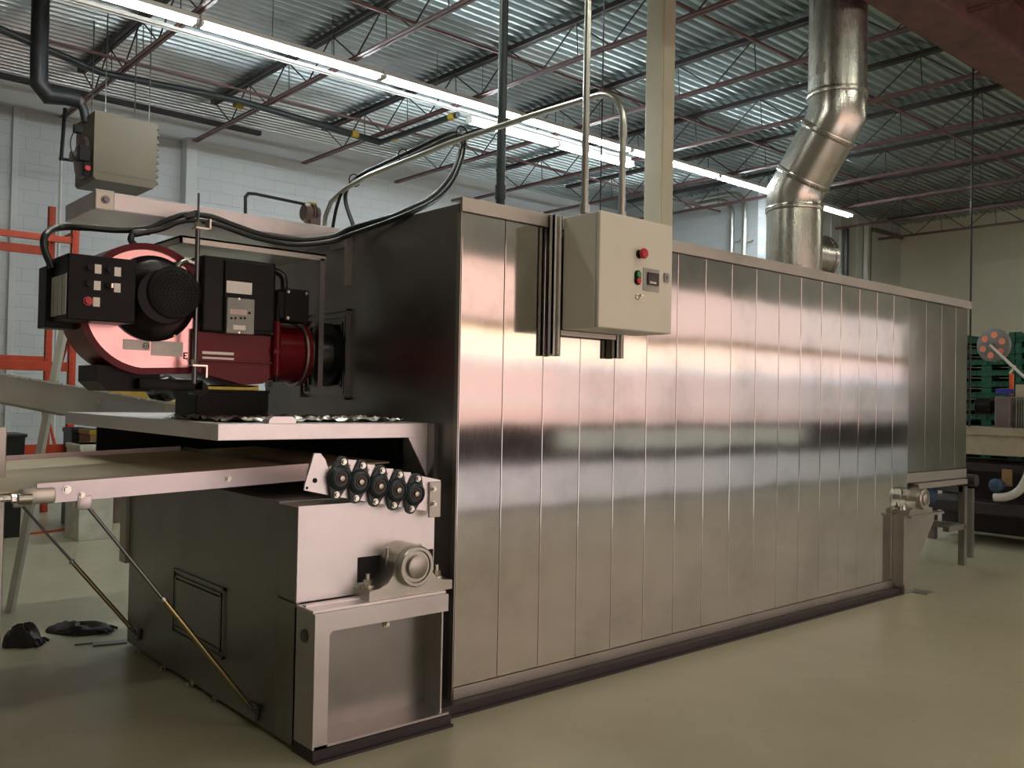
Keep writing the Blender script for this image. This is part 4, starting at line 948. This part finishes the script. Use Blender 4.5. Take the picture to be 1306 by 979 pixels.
obj('fan_guard', MB().lathe((XH-0.38, y0, 4.45), (0, -1, 0), [(0, 0.26), (0.05, 0.26), (0.07, 0.20), (0.07, 0.06), (0.16, 0.06), (0.16, 0)], 24), 'gear', uh)
obj('gas_valve', MB().box(XH-0.12, XH-0.02, y0-0.16, y0-0.03, 4.33, 4.52, 0.01).box(XH-0.1, XH-0.03, y0-0.10, y0-0.02, 4.15, 4.33, 0.01), 'black', uh)
obj('draft_motor', MB().box(XH-0.1, XH-0.03, y0-0.22, y0-0.12, 4.66, 4.76, 0.01), 'black', uh)
obj('red_knob', MB().lathe((XH-0.03, y0-0.06, 4.25), (1, 0, 0), [(0, 0.035), (0.03, 0.032), (0.03, 0)], 16), 'redbtn', uh)
obj('wire_loop', MB().tube(smooth_path([(XH-0.06, y0-0.2, 4.70), (XH-0.05, y0-0.25, 4.55), (XH-0.05, y0-0.22, 4.38), (XH-0.05, y0-0.12, 4.30)]), 0.008, 6), 'rubber', uh)
mb = MB()
for yy_ in (y0+0.15, y1-0.07):
    for xx in (XH-0.65, XH-0.1): mb.cyl((xx, yy_, z1), (xx, yy_, 6.3), 0.008, 6)
obj('hanger_rod', mb, 'gunmetal', uh)
fl = [on(50, 70, 'X', XH-0.35), on(50, 107, 'X', XH-0.35), on(62, 122, 'X', XH-0.35), on(84, 124, 'X', XH-0.35), on(100, 128, 'X', XH-0.35), on(107, 140, 'X', XH-0.35), on(110, 156, 'X', XH-0.35)]
fl = [Vector((fl[0].x, fl[0].y, 6.33))]+fl
obj('flue_pipe', MB().tube(fl[:6], 0.10, 18).tube(fl[5:], 0.055, 14), 'gaspipe', uh)
obj('flue_collar', MB().cyl(fl[5]-Vector((0, 0.02, 0.0)), fl[5]+Vector((0, 0.03, -0.04)), 0.075, 14), 'gear', uh)
# wall conduit beside the heater
wc = thing('wall_conduit', 'thin vertical conduit with black upper half by the unit heater', 'conduit', (-10.9, 0.9, 0))
q = on(78, 205, 'X', -10.9)
obj('lower_pipe', MB().cyl((-10.9, q.y, 0), (-10.9, q.y, q.z), 0.022, 8), 'housing', wc)
q2 = on(83, 138, 'X', -10.9); q3 = on(120, 206, 'X', -10.9); q4 = on(100, 206, 'X', -10.9)
obj('upper_pipe', MB().cyl((-10.9, q.y, q.z), tuple(q2), 0.028, 8).cyl((-10.9, q.y-0.03, q.z+0.03), tuple(q4), 0.022, 8), 'rubber', wc)
obj('branch_pipe', MB().cyl(tuple(q4), tuple(q3), 0.02, 8), 'housing', wc)
# gas line under the joists
zg = 5.72
gp = [on(95, 78, 'Z', zg), on(130, 93, 'Z', zg), on(300, 127, 'Z', zg), on(483, 181, 'Z', zg), on(489, 180, 'Z', zg), on(584, 146, 'Z', zg)]
gl = thing('gas_line', 'dark gas pipe with yellow bands turning below the joists', 'pipe', (gp[2].x, gp[2].y, zg))
obj('pipe', MB().tube([gp[0]+(gp[0]-gp[1])*4.0]+gp[1:], 0.045, 12), 'gaspipe', gl)
mb = MB()
for px, py, q in ((304, 134, gp[3]-gp[2]), (452, 171, gp[3]-gp[2]), (503, 175.5, gp[5]-gp[4]), (577, 148.5, gp[5]-gp[4])):
    c_ = on(px, py, 'Z', zg); q = q.normalized(); mb.cyl(c_-q*0.06, c_+q*0.06, 0.052, 12)
obj('yellow_band', mb, 'yellow', gl)
a, b = on(150, 108, 'Z', 6.2), on(332, 158, 'Z', 6.2)
tag(obj('wall_angle', MB().box(XL-0.23, XL-0.12, -3, on(333, 158, 'X', XL-0.15).y, 6.20, 6.27), 'joistdark'), 'dark steel angle along the top of the block wall', 'steel angle')
# wall conduits on the jog
for k, (px, lab) in enumerate(((933, 'nearer the column'), (949, 'nearer the exhaust duct'))):
    q = on(px, 310, 'Y', YJ-0.12); zt = on(px, 262, 'Y', YJ-0.12).z
    pts = [(q.x, YJ-0.12, 0.0), (q.x, YJ-0.12, zt-0.2)]+[(q.x-0.35*(1-math.cos(t*PI/12)), YJ-0.12, zt-0.2+0.35*math.sin(t*PI/12)) for t in range(1, 7)]+[(q.x-1.3, YJ-0.12, zt+0.15+0.0)]
    pts = [(p_[0], p_[1]-0.0, p_[2]+(0.16*k if n_i > 0 else 0)) for n_i, p_ in enumerate(pts)]
    w = thing('bent_conduit', 'fat silver conduit bending on the block wall, %s' % lab, 'conduit', (q.x, YJ-0.12, 0), 'fat conduits on the wall')
    obj('pipe', MB().tube(pts, 0.055, 14), 'conduit', w)
    q2 = on(px, 307, 'Y', YJ-0.12)
    obj('strap', MB().box(q2.x-0.09, q2.x+0.16, YJ-0.055, YJ-0.001, q2.z-0.02, q2.z+0.02), 'conduit', w)
# door frame and pipes on the cladding
def vline(px, X, w, m_, name, label, cat, ytop):
    a = on(px, ytop, 'X', X); return tag(obj(name, MB().box(X, X+w, a.y-w/2, a.y+w/2, 0, a.z), m_), label, cat)
vline(1077, XJ+0.03, 0.10, 'gunmetal', 'drain_pipe', 'dark vertical pipe on the clad wall just past the duct cap', 'pipe', 292)
vline(1103, XJ+0.03, 0.08, 'housing', 'white_pipe', 'white vertical pipe on the clad wall between two dark ones', 'pipe', 288)
dfY0, dfY1 = on(1112, 300, 'X', XJ+0.03).y, on(1158, 300, 'X', XJ+0.03).y; zt = on(1135, 297, 'X', XJ+0.03).z
dr_ = struct('door_1', MB().box(XJ+0.026, XJ+0.05, dfY0, dfY1, 0, zt-0.1), 'clad')
obj('door_frame', MB().box(XJ+0.026, XJ+0.12, dfY1, dfY1+0.12, 0, zt).box(XJ+0.026, XJ+0.12, dfY0, dfY1+0.12, zt-0.1, zt), 'gear', dr_)
q = on(1238, 385, 'X', -0.9)
tag(obj('drop_cable', MB().cyl((-0.9, q.y, 1.2), (-0.9, q.y, 6.3), 0.012, 6), 'rubber'), 'thin dark cord hanging from the roof past the oven end', 'cord')

tag(obj('hanging_wire', MB().cyl((0.0, 1.0, 2.6), (0.0, 1.0, 6.3), 0.004, 6).cyl((0.0, 1.0, 2.558), (0.0, 1.0, 2.6), 0.01, 8), 'rubber'), 'thin black wire hanging between the two conduits of the grey cabinet', 'wire')
q = on(252, 47, 'Z', 5.76)
tag(obj('strut_channel', MB().prism([(q.x-0.04, 5.76), (q.x-0.04, 5.80), (q.x+0.04, 5.80), (q.x+0.04, 5.76), (q.x+0.03, 5.76), (q.x+0.03, 5.79), (q.x-0.03, 5.79), (q.x-0.03, 5.76)], 'Y', -1.3, 9.0), 'housing'), 'pale channel strut running beside the long light row', 'channel')
# ------------------------------------------------------------------ floor things
def lumpy(name, label, cat, px0, px1, pyb, hgt, m_, seed, wid=0.12, fingers=0, group=None):
    a, b = on(px0, pyb, 'Z', 0), on(px1, pyb, 'Z', 0); c = (a+b)/2; u = (b-a).normalized(); v = Vector((-u.y, u.x, 0)); L = (b-a).length
    mb = MB(); rr = random.Random(seed); n, m_n = 22, 9
    ph = [rr.random()*6 for _ in range(6)]
    pts = []
    for i in range(m_n+1):
        th = (PI/2)*i/m_n
        for j in range(n):
            an = 2*PI*j/n
            w = 1+0.13*math.sin(2*an+ph[0])+0.09*math.sin(3*an+ph[1])+0.05*math.sin(6*an+ph[2]+3*th)
            hz = hgt*math.sin(th)*(1+0.25*math.sin(3*an+ph[3]+2*th)+0.15*math.sin(5*an*th+ph[4]))
            pts.append(c+u*(0.46*L*math.cos(th)**0.7*math.cos(an)*w)+v*(wid*math.cos(th)**0.7*math.sin(an)*w)+Vector((0, 0, max(0.001, hz))))
    mb.add(pts, [(i*n+j, i*n+(j+1) % n, (i+1)*n+(j+1) % n, (i+1)*n+j) for i in range(m_n) for j in range(n)]+[list(range(n))], True)
    g = obj(name, mb, m_); tag(g, label, cat, group)
    for k in range(fingers):
        off = (k-(fingers-1)/2)*0.03
        s0 = c+u*(L*0.34)+v*off+Vector((0, 0, 0.018)); s1 = c+u*(L*(0.50+0.02*(k % 2)))+v*off*1.5+Vector((0, 0, 0.012))
        f = MB().tube(smooth_path([s0, (s0+s1)/2+Vector((0, 0, 0.01)), s1], 4), 0.013, 8, True, 0.009).ball(s1, 0.010, 8, 6)
        obj('finger', f, m_, g)
    return g
lumpy('work_glove', 'crumpled black work glove on the floor, the rounder one by the pale post', 'glove', 6, 54, 822, 0.10, 'leather', 3, 0.10, 4, 'work gloves')
lumpy('work_glove', 'flat black work glove on the floor beside the oven corner', 'glove', 62, 142, 806, 0.055, 'leather', 8, 0.10, 4, 'work gloves')
f0_, f1_ = on(95, 824, 'Z', 0), on(162, 818, 'Z', 0)
u = (f1_-f0_).normalized(); v = Vector((-u.y, u.x, 0))
mb = MB(); M_ = Matrix.Identity(4)
for i in range(3): M_[i][0] = u[i]; M_[i][1] = v[i]; M_[i][3] = f0_[i]
L = (f1_-f0_).length
mb.box(0.0, L*0.36, 0.02, 0.035, 0, 0.008, 0, M_).box(L*0.34, L*0.44, -0.05, 0.035, 0, 0.008, 0, M_).box(L*0.42, L, -0.05, 0.02, 0, 0.010, 0.002, M_)
tag(obj('flat_bar', mb, 'gunmetal'), 'flat bent steel strip on the floor by the rear oven corner', 'metal strip')
cp = [on(-10, 683, 'Z', 0.01), on(40, 680, 'Z', 0.01), on(90, 673, 'Z', 0.01), on(143, 662, 'Z', 0.01), on(200, 655, 'Z', 0.01)]
wire(cp, 0.012, 'extension_cord', 'thin orange cord across the floor beneath the conveyor', 'cord', 'orange')
for k, (px, py) in enumerate(((801, 942), (693, 787+40), (940, 777), (733, 905))):
    c_ = on(px, py, 'Z', 0); M_ = Matrix.Translation((c_.x, c_.y, 0)) @ Matrix.Rotation(k*1.3+0.4, 4, 'Z'); z_ = 0.035 if k == 0 else 0.012
    tag(obj('floor_chip', MB().prism([(-z_, -0.006), (z_*0.6, -0.008), (z_, 0.003), (0, 0.010), (-z_*0.8, 0.005)], 'Z', 0.0, 0.004), 'gear'),
        ['long dark flake on the open floor in front of the oven', 'dark speck on the floor close to the base channel', 'dark crumb on the floor under the last side panels', 'dark crumb on the floor between the long flake and the oven'][k], 'debris', 'bits on the floor')
# pale post at the picture edge
q = on(-2, 930, 'Z', 0)
ep = thing('machine_post', 'pale steel machine post at the picture edge before the conveyor', 'post', (q.x-0.05, q.y-0.05, 0))
zt = on(6, 545, 'X', q.x).z
obj('post', MB().box(q.x-0.07, q.x, q.y-0.09, q.y, 0.012, zt, 0.004), 'trim', ep)
obj('foot_plate', MB().box(q.x-0.09, q.x+0.0, q.y-0.13, q.y-0.0, 0, 0.012), 'trim', ep)

# ------------------------------------------------------------------ far end: outfeed stand, wrapping machine, trays
os_ = thing('outfeed_stand', 'grey steel tube stand at the far oven mouth', 'stand', (-0.5, 6.7, 0))
def leg(x, y, h): obj('leg', MB().box(x-0.03, x+0.03, y-0.03, y+0.03, 0, h), 'trim', os_)
for x, y in ((-0.21, 6.5), (-0.36, 7.05), (-1.4, 6.5), (-1.5, 7.05)): leg(x, y, 0.78)
mb = MB().box(-1.4, -0.21, 6.47, 6.53, 0.35, 0.41).box(-0.24, -0.18, 6.12, 6.5, 0.36, 0.41).box(-1.5, -0.33, 7.02, 7.08, 0.72, 0.78).box(-1.4, -0.2, 6.47, 6.53, 0.72, 0.78)
obj('cross_bar', mb, 'trim', os_)
obj('roller', MB().cyl((-1.6, 6.55, 0.84), (-0.1, 6.55, 0.84), 0.06, 18), 'channel', os_)
obj('drive_motor', MB().cyl((-0.55, 6.2, 0.66), (-0.55, 6.5, 0.66), 0.09, 18), 'blue', os_)
YM = 8.0
def mp(px, py, y=YM): return on(px, py, 'Y', y)
wm = thing('wrapping_machine', 'beige framed wrapping machine with gearbox behind the oven end', 'machine', (0.3, YM+0.3, 0))
a, b = mp(1236, 545), mp(1330, 580)
obj('frame_beam', MB().box(-1.4, 0.7, YM, YM+0.9, mp(1270, 581).z, mp(1270, 546).z, 0.01).box(-1.4, 0.7, YM-0.02, YM, mp(1270, 555).z, mp(1270, 545).z), 'beige', wm)
obj('base', MB().box(-1.3, 0.7, YM-0.1, YM+1.0, mp(1270, 656).z, mp(1270, 640).z, 0.02).box(-1.3, 0.7, YM+0.55, YM+1.0, 0.08, mp(1270, 590).z, 0.02).box(-1.3, 0.7, YM+0.05, YM+0.1, mp(1270, 602).z, mp(1270, 592).z), 'channel', wm)
for x in (-1.2, 0.6): obj('leg', MB().box(x-0.04, x+0.04, YM+0.05, YM+0.13, 0.0, mp(1270, 578).z), 'gear', wm)
a, b = mp(1267, 505), mp(1288, 537)
zT = mp(1270, 546).z
obj('gearbox', MB().box(a.x, b.x, YM+0.02, YM+0.30, zT, a.z, 0.02).box(a.x-0.02, b.x+0.02, YM, YM+0.32, zT, zT+0.03), 'gear', wm)
a, b = mp(1238, 506), mp(1266, 530)
obj('drive_motor', MB().lathe(((a.x+b.x)/2-0.12, YM+0.15, (a.z+b.z)/2), (1, 0, 0), [(0, 0.07), (0.02, 0.10), (0.18, 0.10), (0.20, 0.07), (0.25, 0.05), (0.25, 0)], 20), 'black', wm)
fn = MB()
for k in range(7):
    a = mp(1296+k*3, 506); fn.box(a.x, a.x+0.012, YM, YM+0.25, zT, mp(1300, 506).z)
obj('finned_motor', fn, 'bolt', wm)
a, b = mp(1270, 496), mp(1293, 502); obj('blue_tag', MB().box(a.x, b.x, YM-0.01, YM, b.z, a.z), 'bluetag', wm)
a, b = mp(1293, 490), mp(1306, 507); obj('guard_panel', MB().box(a.x, b.x+0.15, YM+0.05, YM+0.08, b.z, a.z), 'beige', wm)
a, b = mp(1283, 476), mp(1287, 492); obj('orange_post', MB().box(a.x, b.x, YM+0.1, YM+0.14, b.z-0.1, a.z), 'orange', wm)
c_ = mp(1267, 440, YM-0.05); rx = 0.185; dirn = Vector((-0.15, -1, 0)).normalized()
# reel: disc with six openings showing the film
rl = obj('film_reel', MB().lathe(c_+Vector((0.0, 0.05, 0)), dirn, [(0, rx), (0.05, rx), (0.055, rx-0.01), (0.055, 0)], 40), 'disc', wm)
u_ = dirn.orthogonal(); u_ = Vector((0, 0, 1)).cross(dirn).normalized(); w_ = Vector((0, 0, 1))
hm = MB(); fc = c_+Vector((0, 0.05, 0))+dirn*0.055
for k in range(6):
    an = math.radians(20+60*k); p_ = fc+(u_*math.cos(an)+w_*math.sin(an))*0.115
    hm.cyl(p_, p_+dirn*0.004, 0.036, 18)
obj('film_opening', hm, 'peach', rl)
obj('reel_hub', MB().cyl(fc, fc+dirn*0.05, 0.03, 16), 'gear', rl)
e = mp(1312, 486, YM-0.15)
obj('swing_arm', MB().tube([fc+dirn*0.05, e, e+Vector((0.25, 0, -0.28))], 0.016, 8).tube([mp(1295, 466, YM-0.1), mp(1288, 476, YM-0.1)], 0.014, 8), 'slide', wm)
obj('arm_post', MB().box(e.x+0.2, e.x+0.26, YM-0.16, YM+0.1, zT, e.z-0.25), 'slide', wm)
obj('blue_pump', MB().lathe((mp(1276, 618).x, YM-0.02, mp(1276, 618).z), (0, -1, 0), [(0, 0.07), (0.12, 0.075), (0.14, 0.04), (0.14, 0)], 18), 'blue', wm)
obj('curved_hose', MB().tube(smooth_path([mp(1268, 634, YM-0.14), mp(1285, 633, YM-0.14), mp(1300, 625, YM-0.14), mp(1310, 608, YM-0.14), mp(1315, 590, YM-0.1)]), 0.045, 12), 'slide', wm)
a, b = mp(1280, 598), mp(1292, 620); obj('cardboard_guard', MB().box(a.x, b.x, YM-0.05, YM-0.02, b.z, a.z), 'cardboard', wm)
# green bread trays in three stacks
def make_tray(label, group):
    t = thing('bread_tray', label, 'plastic tray', (0, 0, 0), group)
    w, d_, h = 0.34, 0.50, 0.135
    obj('tray_body', MB().box(-w/2, w/2, -d_/2, d_/2, 0.0, 0.012).box(-w/2, w/2, -d_/2, -d_/2+0.012, 0, h*0.55).box(-w/2, w/2, d_/2-0.012, d_/2, 0, h).box(-w/2, -w/2+0.012, -d_/2, d_/2, 0, h).box(w/2-0.012, w/2, -d_/2, d_/2, 0, h).box(-w/2, -w/2+0.07, -d_/2-0.004, -d_/2+0.012, 0, h).box(w/2-0.07, w/2, -d_/2-0.004, -d_/2+0.012, 0, h), 'crate', t)
    mb = MB().box(-w/2-0.012, w/2+0.012, -d_/2-0.012, -d_/2, h*0.50, h*0.58)
    for k in range(5): mb.box(-w/2+0.04+k*0.08, -w/2+0.048+k*0.08, -d_/2-0.008, -d_/2, 0.01, h*0.52)
    obj('rim_ribs', mb, 'crate', t)
    return t
tr = None; YT = 9.6
stacks = [('hard against the oven end', 1240, 413, 19), ('behind the film reel', 1274, 416, 18), ('at the picture edge behind the machine', 1313, 421, 18)]
for sname, px, pyt, cnt in stacks:
    q = on(px, 500, 'Y', YT-0.28); zt = on(px, pyt, 'Y', YT-0.28).z; n_ = int((zt-0.14)/0.14)
    tag(obj('tray_dolly', MB().box(q.x-0.16, q.x+0.16, YT-0.24, YT+0.24, 0.09, 0.139, 0.01).cyl((q.x-0.12, YT-0.2, 0.045), (q.x-0.08, YT-0.2, 0.045), 0.045, 12).cyl((q.x+0.08, YT-0.2, 0.045), (q.x+0.12, YT-0.2, 0.045), 0.045, 12).cyl((q.x-0.12, YT+0.2, 0.045), (q.x-0.08, YT+0.2, 0.045), 0.045, 12).cyl((q.x+0.08, YT+0.2, 0.045), (q.x+0.12, YT+0.2, 0.045), 0.045, 12).box(q.x-0.12, q.x-0.08, YT-0.21, YT+0.21, 0.05, 0.1).box(q.x+0.08, q.x+0.12, YT-0.21, YT+0.21, 0.05, 0.1), 'black'), 'low black wheeled dolly under the green tray stack %s' % sname, 'dolly', 'tray dollies')
    for k in range(n_):
        lab = 'green tray in the stack %s, %s from top' % (sname, ORD[n_-1-k] if n_-1-k < len(ORD) else 'lowest')
        if tr is None: tr = make_tray(lab, 'green trays '+sname); tr.location = (q.x, YT, 0.14+k*0.14)
        else: dup(tr, (q.x, YT+rnd.uniform(-0.01, 0.01), 0.14+k*0.14), lab, 'green trays '+sname)
